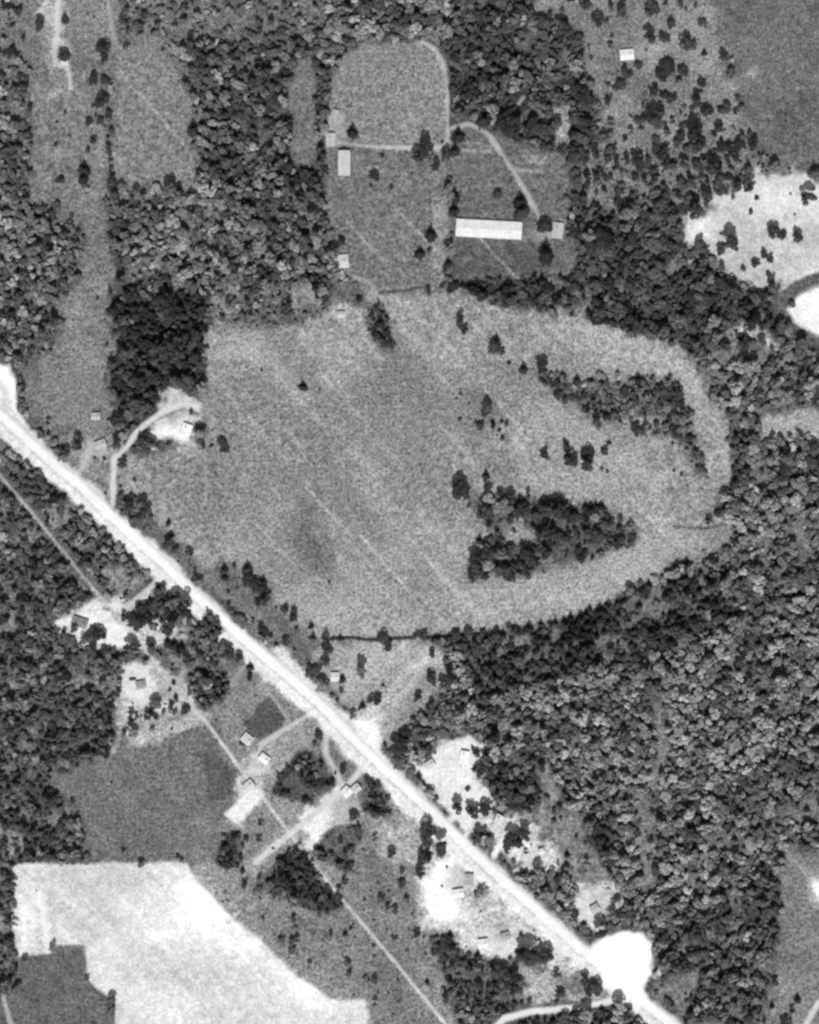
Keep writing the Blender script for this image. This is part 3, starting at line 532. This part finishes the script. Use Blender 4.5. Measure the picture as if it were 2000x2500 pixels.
# ---------------------------------------------------------------- single trees read off the plan: (x, y, r) in quarter plan units per tile
SINGLE = {
(0,0): "345,215,45 555,170,35 150,100,30 110,450,45 200,635,35 530,465,40 885,420,45 880,515,30 790,675,35 890,680,30 870,840,45 920,955,30 755,1035,25 850,1015,25 800,1195,25 910,1150,18 910,1200,18 915,1255,25 935,1295,18 935,1345,18 940,1410,20 945,1495,28 955,1565,35 715,1430,45c 708,1510,38c 505,1525,25 590,1140,12 475,1215,20 480,1030,15 810,970,18 780,895,15 1010,355,22l 1070,420,30l",
(1,0): "1245,1120,40c 1495,1307,20 1430,1490,30 1400,1562,20 1575,1575,22",
(2,0): "130,1250,45 95,1320,40 165,1330,38l 210,1380,38 300,1315,35 380,1275,36c 410,1150,45c 275,1192,15 620,1020,52c 840,1060,75d 1050,1065,72d 910,1155,30 20,1460,12 385,1655,38c 335,1532,12 740,1645,30 930,1700,46c 1470,855,60 1480,775,40 1470,1060,65d 1290,1260,30 1400,1280,50 1390,1440,35 1480,45,35 1290,78,22 1580,170,40 1120,180,50 1660,860,25 1700,300,20",
(3,0): "75,98,40 310,45,45 285,115,30 285,315,42 480,215,32 420,330,38 600,385,45 210,555,28 105,615,42 40,725,40 430,585,60d 390,640,35 570,615,40 500,690,58l 330,780,30 420,805,28 480,835,30 735,700,30 725,765,20 690,870,35 650,908,20 755,945,40 800,930,25 935,905,45 350,1010,60 200,1025,28 600,972,15 880,1085,35 690,1170,60d 560,1145,30 530,1213,30 640,1255,50 740,1195,30 350,1255,40 390,1305,35 190,1375,45 330,1435,30 1160,1200,38d 1060,1225,45d 900,1255,40 1250,1395,20 850,1445,50 740,1425,30 560,1555,50 640,1545,35 770,1650,42 900,1605,35 1020,1565,40 1130,1565,35 1200,1662,22 1610,1675,50 430,1052,20 510,1352,20 960,1362,20",
(1,1): "1160,325,28 830,1530,32c 970,1552,13 1480,1000,35c 1540,1085,25 1500,905,20 960,705,35 1010,780,30 950,645,25 1300,805,25 480,1388,15 1420,965,22 1440,1105,25 1500,1155,30 1580,1175,25 1390,1045,20",
(2,1): "370,50,38c 180,255,42c 165,375,20 85,412,38c 320,500,30c 345,612,18 940,60,52c 1135,190,45 1365,222,50d 1150,420,60c 1500,335,40 1600,280,70d 1640,345,50 440,1005,35 460,1065,30 735,1130,20c 715,1215,42 775,1238,25 840,1332,18 960,1385,32c 1115,1335,35 1100,1385,25 655,1690,45 430,1592,15 395,1632,12 505,1667,12 1110,1467,22 1240,1503,25 1410,1480,30c 1250,1603,28 1310,1643,28 1410,1622,20 1510,1482,22 1580,1582,20 1560,1692,22 355,232,16",
(3,1): "670,58,45 950,315,50 890,385,30 1005,338,38 1145,58,22 1330,225,40 1395,250,35 1540,268,42 1260,425,30 1180,495,35 1310,465,30 1085,533,22 1290,578,22 1335,647,20 900,525,30 720,355,45 770,385,30 1130,1025,40 195,1475,35c 80,1575,38 155,1572,22 270,1578,32c 395,1555,35 455,1535,25 440,1605,40 520,1595,35 165,1643,30 540,1683,30",
(0,2): "1040,445,34 1135,588,18 1015,642,14 1090,805,35 1220,815,45 1150,805,40l 1190,893,28 1420,950,22c 1430,1125,35 1480,1175,28 1440,1055,22 1595,1200,28 1320,1508,20 1195,273,30 890,702,12 1230,205,25 650,293,35 560,343,30 880,412,15 800,402,12 1000,95,38 990,285,38 1390,1605,22 1420,1660,45 1490,1560,32 1560,1660,45 1510,1640,30",
(1,2): "55,303,20 150,280,35 180,335,25 165,1350,30c 170,1410,25c 200,1533,18 360,1340,38c 360,1425,38 430,1475,42 490,1450,32c 490,1505,35 515,1595,35 470,1593,22 755,1695,25 670,1683,25 1050,1452,14",
(2,2): "640,20,30 425,72,18 700,103,22 600,135,25 560,117,18 820,113,22 780,97,18 785,233,22 645,555,25c 640,590,20 665,648,25 1310,295,28 1145,375,28 1160,402,18 1350,415,42 1400,433,32 1500,370,50d 1490,465,40 1520,405,30 1650,345,28 1680,278,18 1620,492,18 1665,522,15 1660,38,18 430,660,55 410,705,40 480,715,35 500,802,18 660,745,50l 600,755,22 640,855,42 640,893,30 740,805,40l 855,740,35 800,805,45l 930,800,40c 970,780,30c 910,855,35 980,835,30 840,923,30 930,923,35l 1120,810,42c 1180,830,45 1250,840,45 1060,895,45 1110,885,40 1140,955,35 1300,865,35 1360,880,42c 1390,905,35 1520,850,40c 1480,820,25c 1570,815,25c 1560,903,30l 1650,963,28 1130,1045,40 1200,1040,45 1250,1065,35 1300,1093,30 1090,1043,30 1500,1038,38 1570,1055,38 1530,1093,30 1665,1073,22 1130,1185,45 1150,1125,40 1230,1143,25 980,1200,45d 1000,1235,35 1030,1273,30 1160,1253,40l 1430,1210,42 1440,1253,30 1330,1193,20 590,1105,28c 640,1185,35 700,1183,30 550,1260,42 540,1350,48 590,1345,30 630,1245,40 680,1225,30 780,1205,40l 850,1165,30 660,1303,40l 740,1345,42 820,1335,40 870,1313,30 840,1413,35 800,1383,30 630,1413,25 940,1303,35 970,1373,30 1000,1402,22 880,1013,22 760,1083,25 920,1393,25l",
(3,2): "40,990,25c 150,1073,25 55,1093,28 20,1133,28 180,160,32 50,92,20 30,67,18 300,153,18 350,123,25 500,200,28 425,198,15 630,225,28c 670,335,22 680,393,22 735,483,22 500,512,15 565,542,16 490,282,15 550,287,15 875,875,24 795,933,24 1000,513,25 540,122,15 260,82,18 190,203,20 605,1305,36c",
(0,3): "1460,573,20 1430,633,16 1565,805,32 1450,962,14 940,1417,12 1050,22,25 1190,55,45 1250,22,35 1300,80,38l 1440,75,52 1400,133,35 1105,265,38 840,160,42d",
(1,3): "750,33,28 480,130,28 680,220,25 605,248,20 770,113,18 895,100,20c 1020,250,35 1075,203,22 1040,303,30 1020,403,25 985,373,20 910,485,45 880,453,25 1155,545,28c 1150,633,20 1530,195,45 1560,273,30 1480,193,25 1430,705,38 1440,743,22 1330,765,22c 1300,792,15 1330,473,40l 1500,592,15 1515,1087,22 960,1015,28 925,1083,20 1165,1303,25 1100,1333,15 185,295,48 290,353,28 385,440,25c 370,523,25 1260,1693,35 1370,1395,30 420,1440,16 330,1090,14 1640,1100,50 1690,1010,40 1650,1180,34",
(2,3): "195,535,38 340,530,45 70,693,30 190,323,25 180,765,35 80,905,38 410,1615,35 540,1650,42 650,1630,45 550,1155,28 360,1043,20l 150,1462,16 490,1462,22 210,1152,18 590,1335,24 230,1540,20 130,170,32 500,145,34 380,185,38",
(1,4): "1570,280,28 1650,545,32 320,430,22c 340,543,25 175,607,15 490,833,22 750,843,25 770,903,20 650,1013,28 735,1023,28 780,1003,25 740,1093,30 885,1195,22 1200,1203,25 1220,1293,28 1440,1343,30 1380,1353,18 1490,663,30 1540,743,28 1600,763,30 1700,673,30 1550,603,20 1600,1003,22 575,242,12 1340,762,12 200,683,12 1420,1060,20 1250,890,20 1130,560,22 1180,520,24",
(2,4): "140,65,45 190,105,35 260,185,38 265,265,35 130,295,50 100,335,35 80,433,30 870,145,55 980,113,40 820,203,35 920,185,35 820,253,25 670,173,42l 1140,563,30 1180,553,25 1240,493,25 1390,793,28 1470,873,22 1600,925,40 980,1135,60 1110,1135,48 845,1162,18 770,1265,55 800,1335,45 740,1403,30 770,1433,20 880,1283,35 1270,1302,14 1470,1365,35 1570,1405,45 1520,1443,25 340,975,25c 300,1035,50 230,1083,40 280,1153,35 1270,1463,30 60,952,25 940,963,20 315,398,12 275,562,12 600,772,10 1500,1440,26 620,600,30l 560,640,25l 1090,1010,15 1170,1120,35",
(3,4): "1540,1510,28c 1325,1570,20c 1350,303,35 1290,293,30 1420,313,25 1490,1603,25 1440,1690,40",
(0,4): "1040,255,18 1500,310,20 310,600,6 1535,330,16",
}
LK = 1.5
TREES = []      # (x m, y m, r m, kind, tone)
for (i, j), s in SINGLE.items():
    for it in s.split():
        k = it[-1] if it[-1].isalpha() else 'b'; a, b, r = [float(q) for q in it.rstrip('cld').split(',')]
        x, y, r = mx(431.25*i+a/4), my(431.25*j+b/4), r/4*M*1.26
        y -= .18*r
        kind = 'conifer' if k == 'c' else ('shrub' if r < 2.5 else 'small' if r < 3.5 else 'broadleaf')
        v = {'b': 54, 'c': 44, 'l': 108, 'd': 42}[k]*random.uniform(.85, 1.18)
        if (i, j) == (1, 4) and b > 560: v = 78*random.uniform(.85, 1.15); r *= .85
        TREES.append((x, y, r*(1.0 if k != 'c' else .95), kind, LK*float(alb(v))))
# ---------------------------------------------------------------- woods: scattered by the cover raster
cellw = 6.0; grid = {}
def near(x, y, r, f):
    cx, cy = int(x//cellw), int(y//cellw)
    for a in (-2, -1, 0, 1, 2):
        for b in (-2, -1, 0, 1, 2):
            for (x2, y2, r2) in grid.get((cx+a, cy+b), ()):
                if (x-x2)**2+(y-y2)**2 < (f*(r+r2))**2: return True
    return False
for t in TREES: grid.setdefault((int(t[0]//cellw), int(t[1]//cellw)), []).append((t[0], t[1], t[2]*.8))
WOOD = []
for n in range(120000):
    x = random.uniform(X0+2, X1-2); y = random.uniform(Y0+2, Y1-2)
    d = at(DENS, x, y)
    if d < .02 or random.random() > d**1.5: continue
    r = .86*at(TRAD, x, y)*random.choice((.45, .55, .65, .8, .9, 1, 1.15, 1.35, 1.6))
    if near(x, y, r, .52 if d > .6 else .75): continue
    grid.setdefault((int(x//cellw), int(y//cellw)), []).append((x, y, r))
    c = random.random() < at(TCON, x, y)*.5
    tt = at(TTON, x, y)*(1+.34*at(PATCH2, x, y)); v = tt*math.exp(random.gauss(0, .17))
    if c: v *= .72
    elif random.random() < .09: v *= 1.38
    kind = 'shrub' if r < 1.5 else ('conifer' if c else 'broadleaf')
    WOOD.append((x, y, r*(1.0 if not c else .9), kind, LK*float(alb(max(28, min(v, 150))))))
print('single', len(TREES), 'wood', len(WOOD))
def dims(t):
    x, y, r, kind, a = t
    hz = {'broadleaf': random.choice((.5, .65, .8, .95, 1.1, 1.3, 1.55)), 'conifer': random.uniform(.7, 1.0), 'shrub': random.uniform(.8, 1.2), 'small': random.uniform(.7, 1.1)}[kind]
    return hz*(1.15 if r < 2.6 and kind != 'shrub' else 1)

# ---------------------------------------------------------------- landmarks that place each single tree in words
LAND = [(1030,483,'the long white-roofed shed'),(725,345,'the small white-roofed barn'),(719,552,'the square white house by the western wood'),(1173,485,'the white house at the shed end'),
 (138,130,'the little white hut in the upper pasture'),(1320,116,'the white-roofed house on the grazing land'),(1420,170,'the ring of trees on the grazing land'),(1530,290,'the corner of the dark crop field'),
 (1400,330,'the southern edge of the grazing land'),(1640,450,'the middle of the bright sandy clearing'),(1560,540,'the southern tip of the sandy clearing'),(1690,520,'the white sand bar'),
 (905,320,'the paddock corner where the paths meet'),(1080,260,'the short path into the northern wood'),(1215,350,'the eastern fence of the farmyard'),(800,390,'the middle of the lower paddock'),
 (60,40,'the pale track in the upper pasture'),(225,260,'the hedge beside the hay field'),(178,360,'the tall dark pair in the pasture'),(1040,710,'the twin trees in the northern meadow'),
 (1200,830,'the upper scrub patch in the meadow'),(1420,860,'the eastern scrub patch in the meadow'),(1030,860,'the lone bushy tree in mid meadow'),(1240,960,'the dark pair in the eastern meadow'),
 (970,1030,'the western tip of the meadow grove'),(1080,1060,'the north side of the meadow grove'),(1170,1070,'the black heart of the meadow grove'),(1260,1090,'the east end of the meadow grove'),
 (1010,1190,'the south-west corner of the meadow grove'),(1080,1190,'the south side of the meadow grove'),(1150,1150,'the south-east part of the meadow grove'),(640,810,'the single dark tree in the western meadow'),
 (800,690,'the dark gully in the northern meadow'),(450,935,'the trio beside the graded yard'),(255,970,'the kinked white driveway'),(300,1060,'the ring of bushes above the road'),(360,1140,'the bushes on the northern road verge'),
 (480,1190,'the slim dark clump above the road'),(540,1220,'the black clump above the road'),(640,1310,'the road end of the dark ditch'),(810,1340,'the middle of the dark ditch'),(180,940,'the yard north of the road'),
 (690,1370,'the bushes below the ditch end'),(706,1425,'the white-roofed cottage east of the road'),(780,1470,'the cut-over ground'),(1480,1080,'the eastern corner of the meadow'),(350,1310,'the ring-shaped clump south of the road'),
 (365,1440,'the streaky pale yard'),(500,1390,'the trees on the south-western verge'),(525,1556,'the pale-roofed house by the forked drive'),(730,1667,'the white-roofed cabin by the long lane'),(690,1590,'the curved white drive'),
 (850,1560,'the white lay-by shoulder'),(930,1640,'the wide wooded-side yard'),(1010,1790,'the short wide white drive'),(1090,1760,'the dark clump by the roadside yard'),(905,1790,'the trees below the brilliant white yard'),
 (940,1870,'the brilliant white yard'),(1065,1965,'the ragged white yard'),(1245,1910,'the yard at the foot of the hillside'),(1150,1860,'the verge shed'),(1100,2010,'the dark clump by the ragged yard'),(1320,2020,'the round white lay-by'),
 (1250,2080,'the side road'),(620,1960,'the edge of the bright bare field'),(740,2010,'the southern scrub'),(820,1920,'the scrub beside the long pale line'),(560,1830,'the end of the long white lane'),(1000,1990,'the southern scrub wood'),
 (1640,1800,'the wooded corner of the eastern field'),(1660,2110,'the southern corner of the eastern field'),(300,1790,'the northern edge of the bare white field'),(210,1340,'the white yard among trees'),
 (1010,1480,'the eastern edge of the cut-over ground'),(1500,960,'the scrub by the eastern glade'),(1290,30,'the northern edge of the grazing land'),(990,540,'the grass below the long shed'),(1230,500,'the wood beyond the long shed')]
ORD = 'nearest second-nearest third-nearest fourth-nearest fifth-nearest sixth-nearest seventh-nearest eighth-nearest ninth-nearest tenth-nearest'.split()
def ordinal(n):
    if n < 10: return ORD[n]
    return {11:'eleventh',12:'twelfth',13:'thirteenth',14:'fourteenth',15:'fifteenth',16:'sixteenth',17:'seventeenth',18:'eighteenth',19:'nineteenth',20:'twentieth'}.get(n+1, '%dth' % (n+1))+'-nearest'
KNAME = {'broadleaf': 'broadleaf_tree', 'conifer': 'conifer_tree', 'shrub': 'bush', 'small': 'small_tree'}
def plant(t, label, group, cat):
    x, y, r, kind, a = t; i = random.randrange(len(CROWN[kind])); hz = dims(t)
    e = bpy.data.objects.new(KNAME[kind], None); C.objects.link(e); e.empty_display_size = .5
    e.location = (x, y, at(Z, x, y)); q = random.uniform(.8, 1.22); e.scale = (r*q, r/q, r*hz); e.rotation_euler = (0, 0, random.uniform(0, 6.28))
    tag(e, label, cat, group)
    tr = bpy.data.objects.new('trunk', TRUNK[kind][i]); C.objects.link(tr); tr.parent = e
    cr = bpy.data.objects.new('crown', CROWN[kind][i]); C.objects.link(cr); cr.parent = e; cr['tone'] = a
by = {}
for t in TREES:
    px, py = t[0]/M+862.5, 1078-t[1]/M
    k = min(range(len(LAND)), key=lambda q: (LAND[q][0]-px)**2+(LAND[q][1]-py)**2)
    by.setdefault((k, t[3]), []).append(((LAND[k][0]-px)**2+(LAND[k][1]-py)**2, t))
WORD = {'broadleaf': 'broadleaf tree', 'conifer': 'dark pointed conifer', 'shrub': 'low bush', 'small': 'small round tree'}
for (k, kind), L in by.items():
    L.sort(key=lambda q: q[0])
    for n, (d, t) in enumerate(L):
        tone = 'pale ' if (kind != 'conifer' and t[4] > LK*alb(90)) else ('' if kind == 'conifer' else 'dark ')
        plant(t, '%s%s, %s such to %s' % (tone, WORD[kind], ordinal(n), LAND[k][2]), 'single trees and bushes in the open', 'bush' if kind == 'shrub' else 'tree')
# the woods: the largest crowns in view stand as trees of their own, the remainder is one mass
def wood_name(px, py):
    if py < 640 and px > 1180: return 'north-eastern wood beside the grazing land'
    if py < 640 and px > 680: return 'northern wood around the paddocks'
    if py < 640 and px > 235: return 'north-western wood between hay field and paddocks'
    if px < 245 and py < 960: return 'western wood beside the strip pasture'
    if px < 460 and py < 960: return 'dark wood above the graded yard'
    if py < 1180 and px > 1180: return 'eastern wood beside the meadow'
    if (px-560)*.9 < (py-1375) and py > 940: return 'south-western woods below the road'
    return 'south-eastern wood between meadow and road'
cnt = {'broadleaf': sum(t[3] == 'broadleaf' for t in TREES), 'conifer': sum(t[3] == 'conifer' for t in TREES), 'shrub': 999}
rest = []; wd_ = {}
for t in sorted(WOOD, key=lambda q: -q[2]*(1.0 if q[4] < .06 else 1.15)):
    px, py = t[0]/M+862.5, 1078-t[1]/M
    inview = 8 < px < 1717 and 8 < py < 2148
    if inview and t[3] != 'shrub' and cnt[t[3]] < 305:
        cnt[t[3]] += 1
        k = min(range(len(LAND)), key=lambda q: (LAND[q][0]-px)**2+(LAND[q][1]-py)**2)
        look = 'dark woodland conifer' if t[3] == 'conifer' else ('pale' if t[4] > LK*alb(112) else 'grey' if t[4] > LK*alb(82) else 'dark')+' woodland broadleaf'
        wd_.setdefault((k, look), []).append(((LAND[k][0]-px)**2+(LAND[k][1]-py)**2, t, wood_name(px, py)))
    else: rest.append(t)
for (k, look), L in wd_.items():
    L.sort(key=lambda q: q[0])
    for n, (d, t, wn) in enumerate(L):
        plant(t, 'large %s, %s such to %s' % (look, ordinal(n), LAND[k][2]), 'large trees of the '+wn, 'tree')
print(cnt, 'rest', len(rest))
protos = bpy.data.collections.new('tree_shapes'); order = {}
for kind in ('broadleaf', 'conifer', 'shrub'):
    for i, s in enumerate(SHAPES[kind]):
        V = np.vstack([s[0], s[3]]); F = np.vstack([s[1], s[4]+len(s[0])]); lf = np.concatenate([s[2], np.ones(len(s[3]))])
        me = mesh_np('tree_shape', V, F, LEAF, {'leaf': lf}); me.materials.append(BARK)
        mi = np.zeros(len(F), np.int32); mi[len(s[1]):] = 1; me.polygons.foreach_set('material_index', mi)
        nm = 'shape_%02d' % len(order); order[(kind, i)] = len(order); protos.objects.link(bpy.data.objects.new(nm, me))
me = bpy.data.meshes.new('woodland'); n = len(rest); me.vertices.add(n)
P = np.array([(t[0], t[1], at(Z, t[0], t[1])) for t in rest], np.float32); me.vertices.foreach_set('co', P.ravel())
def put(name, typ, key, vals):
    a = me.attributes.new(name, typ, 'POINT'); a.data.foreach_set(key, np.ascontiguousarray(vals).ravel())
put('tone', 'FLOAT', 'value', np.array([t[4] for t in rest], np.float32))
put('shape', 'INT', 'value', np.array([order[(t[3], random.randrange(len(SHAPES[t[3]])))] for t in rest], np.int32))
put('size', 'FLOAT_VECTOR', 'vector', np.array([(t[2]*q, t[2]/q, t[2]*dims(t)) for t in rest for q in (random.uniform(.72, 1.35),)], np.float32))
put('spin', 'FLOAT_VECTOR', 'vector', np.array([(0, 0, random.uniform(0, 6.28)) for t in rest], np.float32))
wo = bpy.data.objects.new('woodland', me); C.objects.link(wo)
tag(wo, 'dense mixed woodland of smaller crowns filling the ground between the fields', 'woodland', None, 'stuff')
ng = bpy.data.node_groups.new('plant_woodland', 'GeometryNodeTree')
ng.interface.new_socket('Geometry', in_out='INPUT', socket_type='NodeSocketGeometry'); ng.interface.new_socket('Geometry', in_out='OUTPUT', socket_type='NodeSocketGeometry')
gi, go = ng.nodes.new('NodeGroupInput'), ng.nodes.new('NodeGroupOutput')
ip = ng.nodes.new('GeometryNodeInstanceOnPoints'); ci = ng.nodes.new('GeometryNodeCollectionInfo')
ci.inputs['Collection'].default_value = protos; ci.inputs['Separate Children'].default_value = True; ci.inputs['Reset Children'].default_value = True
def na(name, typ):
    q = ng.nodes.new('GeometryNodeInputNamedAttribute'); q.data_type = typ; q.inputs[0].default_value = name; return q.outputs['Attribute']
ip.inputs['Pick Instance'].default_value = True
L_ = ng.links.new
L_(gi.outputs[0], ip.inputs['Points']); L_(ci.outputs[0], ip.inputs['Instance']); L_(na('shape', 'INT'), ip.inputs['Instance Index'])
er = ng.nodes.new('FunctionNodeEulerToRotation'); L_(na('spin', 'FLOAT_VECTOR'), er.inputs[0]); L_(er.outputs[0], ip.inputs['Rotation'])
L_(na('size', 'FLOAT_VECTOR'), ip.inputs['Scale']); L_(ip.outputs[0], go.inputs[0])
md = wo.modifiers.new('plant', 'NODES'); md.node_group = ng

# ---------------------------------------------------------------- buildings
WALLM = grey_mat('painted_boards', 205, .12, 1.5); WINM = grey_mat('window_glass', 50, .1, 1, .15); DOORM = grey_mat('door_paint', 110, .1, 2); BRICK = grey_mat('chimney_brick', 120, .3, 4)
ROOFM = {}
def roofm(v):
    if v not in ROOFM:
        m, t, b = nodes('roof_sheet_%d' % v); b.inputs['Roughness'].default_value = .75
        g = t.nodes.new('ShaderNodeTexCoord'); a = float(alb(v))
        c = mul(t, rangen(t, noise(t, g.outputs['Object'], .35, 4, .75), a*.72, a*1.12), rangen(t, noise(t, g.outputs['Object'], 3, 2), .93, 1.07))
        t.links.new(c, b.inputs['Base Color']); ROOFM[v] = m
    return ROOFM[v]
def pm(name, V, F, mat, parent):
    me = bpy.data.meshes.new(name); me.from_pydata(V, [], F); me.materials.append(mat); me.update()
    o = bpy.data.objects.new(name, me); C.objects.link(o); o.parent = parent; return o
def bx(x0, x1, y0, y1, z0, z1):
    V = [(x, y, z) for z in (z0, z1) for (x, y) in ((x0, y0), (x1, y0), (x1, y1), (x0, y1))]
    return V, [(3,2,1,0),(4,5,6,7),(0,1,5,4),(1,2,6,5),(2,3,7,6),(3,0,4,7)]
def house(px, py, L, W, ang, v, name, label, cat, hw=2.1, pitch=.15, chimney=True, panels=1, group='houses and farm buildings'):
    """gabled: ridge along local x, L x W metres"""
    x, y = mx(px), my(py)
    e = bpy.data.objects.new(name, None); C.objects.link(e); e.location = (x, y, at(Z, x, y)); e.rotation_euler = (0, 0, math.radians(ang))
    tag(e, label, cat, group)
    l, w_ = L/2, W/2; hr = hw+w_*pitch
    V = [(-l,-w_,-.6),(l,-w_,-.6),(l,w_,-.6),(-l,w_,-.6),(-l,-w_,hw),(l,-w_,hw),(l,w_,hw),(-l,w_,hw),(-l,0,hr),(l,0,hr)]
    wl = pm('wall', V, [(0,1,5,4),(2,3,7,6),(1,2,6,9,5),(3,0,4,8,7)], WALLM, e)
    oh = .45; th = .12; lo = l+.35
    for s in (-1, 1):
        for k in range(panels):
            a0, a1 = -lo+2*lo*k/panels, -lo+2*lo*(k+1)/panels-(.05 if k < panels-1 else 0)
            ye, ze = s*(w_+oh), hw-oh*pitch
            V = [(a0,0,hr+.02),(a1,0,hr+.02),(a1,ye,ze+.02),(a0,ye,ze+.02),(a0,0,hr+.02+th),(a1,0,hr+.02+th),(a1,ye,ze+.02+th),(a0,ye,ze+.02+th)]
            dz = .02*(k % 2); V = [(p[0], p[1]*(1 if abs(p[1]) < .01 else 1), p[2]+dz) for p in V]
            F = [(0,1,2,3),(7,6,5,4),(0,4,5,1),(1,5,6,2),(2,6,7,3),(3,7,4,0)]
            if s < 0: F = [q[::-1] for q in F]
            pm('roof_panel' if panels > 1 else 'roof_slope', V, F, roofm(v-(0 if panels == 1 else (k*7+s) % 4*2)), e)
    V, F = bx(-lo, lo, -.16, .16, hr+.1, hr+.2); pm('ridge_cap', V, F, roofm(v-12), e)
    V, F = bx(-.45, .45, -w_-.06, -w_+.02, -.1, 2.0); pm('door', V, F, DOORM, e)
    for q in (-.55, .55):
        for s in (-1, 1):
            V, F = bx(q*l-.5, q*l+.5, s*w_-.05, s*w_+.05, .95, 1.95); pm('window', V, F, WINM, e)
    if chimney:
        V, F = bx(l*.45-.35, l*.45+.35, .35, 1.05, hw, hr+.9); pm('chimney', V, F, BRICK, e)
house(1029.5,483.3,47.5,12,-3,236,'long_shed','long narrow farm shed with gleaming white roof in the farmyard','shed',2.2,.13,False,16)
house(725.3,344.5,17.8,8,90,206,'small_barn','small white-roofed barn standing north-south beside the paddock path','barn',3,.3,False)
house(697,295,9,5.8,90,190,'farmhouse','little pale-roofed house at the corner of the paddock','house')
house(705.5,239.5,5,4,70,180,'hut','tiny pale hut at the wooded corner of the paddock','hut',2.2,.3,False)
house(1173.5,486,11,7.6,82,190,'farmhouse','pale-roofed house at the end of the long white shed','house')
house(719,551,10,9,5,206,'farmhouse','square white-roofed house against the western wood','house')
house(718.5,663,4.6,4,0,205,'hut','small white hut at the northern tip of the meadow','hut',2.2,.3,False)
house(137.5,130,4.6,4.6,0,210,'hut','small white hut beside the track in the upper pasture','hut',2.2,.3,False)
house(1320,116,9.5,7,5,236,'cottage','lone white-roofed cottage on the tree-dotted grazing land','house')
house(168.5,1310.5,11,6.2,-18,138,'bungalow','grey-roofed bungalow in the white yard among trees','house')
house(297,1442,6.5,5,10,158,'bungalow','small grey-roofed bungalow in the ragged white yard','house')
house(706,1425,5.8,5.6,0,225,'cottage','white-roofed cottage with a dark conifer at its side, east of the road','house')
house(521,1556,7.6,6.4,-38,205,'cottage','pale-roofed house where the forked drive bends','house')
house(557,1597,7.2,5,-38,238,'cottage','small white-roofed house beside the dark triangular plantation','house')
house(524,1655,8,6.2,40,212,'cottage','pale-roofed house at the head of the white strip','house')
house(730,1667,6.4,6.2,45,236,'cabin','white-roofed cabin on the long white lane','house')
house(750,1660,6,5.2,40,205,'cabin','pale-roofed cabin under dark trees near the road','house')
house(978,1594,8.6,5.8,80,252,'house','white-roofed house at the back of the wide wooded-side yard','house')
house(905,1610,7,5,30,215,'house','pale house at the roadside corner of the wide wooded-side yard','house')
house(988,1851,7.6,6,88,176,'house','grey-roofed house between the road and the brilliant white yard','house')
house(965,1880,7.6,5.4,8,240,'house','white-roofed house within the brilliant white yard','house')
house(1064,1971,6.4,5,15,172,'house','grey-roofed house in the ragged white yard','house')
house(1017,1986,7,6,5,238,'house','white-roofed house at the western end of the ragged yard','house')
house(1140,1792,3.8,3.4,20,232,'hut','tiny white shed at the end of the verge drive','hut',2.2,.3,False)
house(1252,1912,6,4.8,30,188,'house','pale-roofed house in the yard at the foot of the hillside','house')
house(392,905,8.4,6.6,70,248,'house','white-roofed house on the graded yard above the meadow','house')
house(202,877,6,4.6,0,190,'cabin','small pale-roofed cabin above the northern yard','house')
house(212,936,8,5.4,20,188,'cabin','pale-roofed house in the yard north of the road','house')
house(1187,1563,11.5,3.4,-2,178,'mobile_home','long pale-roofed mobile home deep in the south-eastern wood','mobile home',2.4,.12,False)
house(1050,1725,6.6,5,60,222,'house','white-roofed house beside the dark clump in the roadside yard','house')

# ---------------------------------------------------------------- the dark car in the ragged yard
def car(px, py, ang, label):
    x, y = mx(px), my(py); e = bpy.data.objects.new('parked_car', None); C.objects.link(e); e.location = (x, y, at(Z, x, y)+.05); e.rotation_euler = (0, 0, math.radians(ang))
    tag(e, label, 'car')
    PA = grey_mat('dark_car_paint', 52, .05, 1, .3); TY = grey_mat('tyre', 40, .1, 2); GL = grey_mat('car_glass', 60, .05, 1, .1)
    prof = [(-2.4,.35),(-2.4,.8),(-2.2,.92),(-.9,.96),(-.5,.98),(1.2,.96),(2.2,.86),(2.45,.7),(2.45,.35)]
    n = len(prof); V = [(a, s*.92, b) for s in (-1, 1) for a, b in prof]
    pm('body', V, [tuple(range(n))[::-1], tuple(range(n, 2*n))]+[(i, (i+1) % n, n+(i+1) % n, n+i) for i in range(n)], PA, e)
    V = [(-1.9,-.82,.94),(.95,-.82,.96),(.95,.82,.96),(-1.9,.82,.94),(-1.3,-.66,1.48),(.25,-.66,1.5),(.25,.66,1.5),(-1.3,.66,1.48)]
    pm('window', V, [(0,1,5,4),(1,2,6,5),(2,3,7,6),(3,0,4,7)], GL, e)
    V, F = bx(-1.32,.28,-.68,.68,1.47,1.53); pm('roof', V, F, PA, e)
    for a in (-1.5, 1.5):
        for s in (-1, 1):
            tv, tf = [], []; tube(tv, tf, (a, s*.98, .33), (a, s*.76, .33), .33, .33, 14); tf += [tuple(range(14)), tuple(range(27, 13, -1))]
            pm('wheel', tv, tf, TY, e)
car(279.5, 1430, 8, 'dark car parked on the ragged white yard')
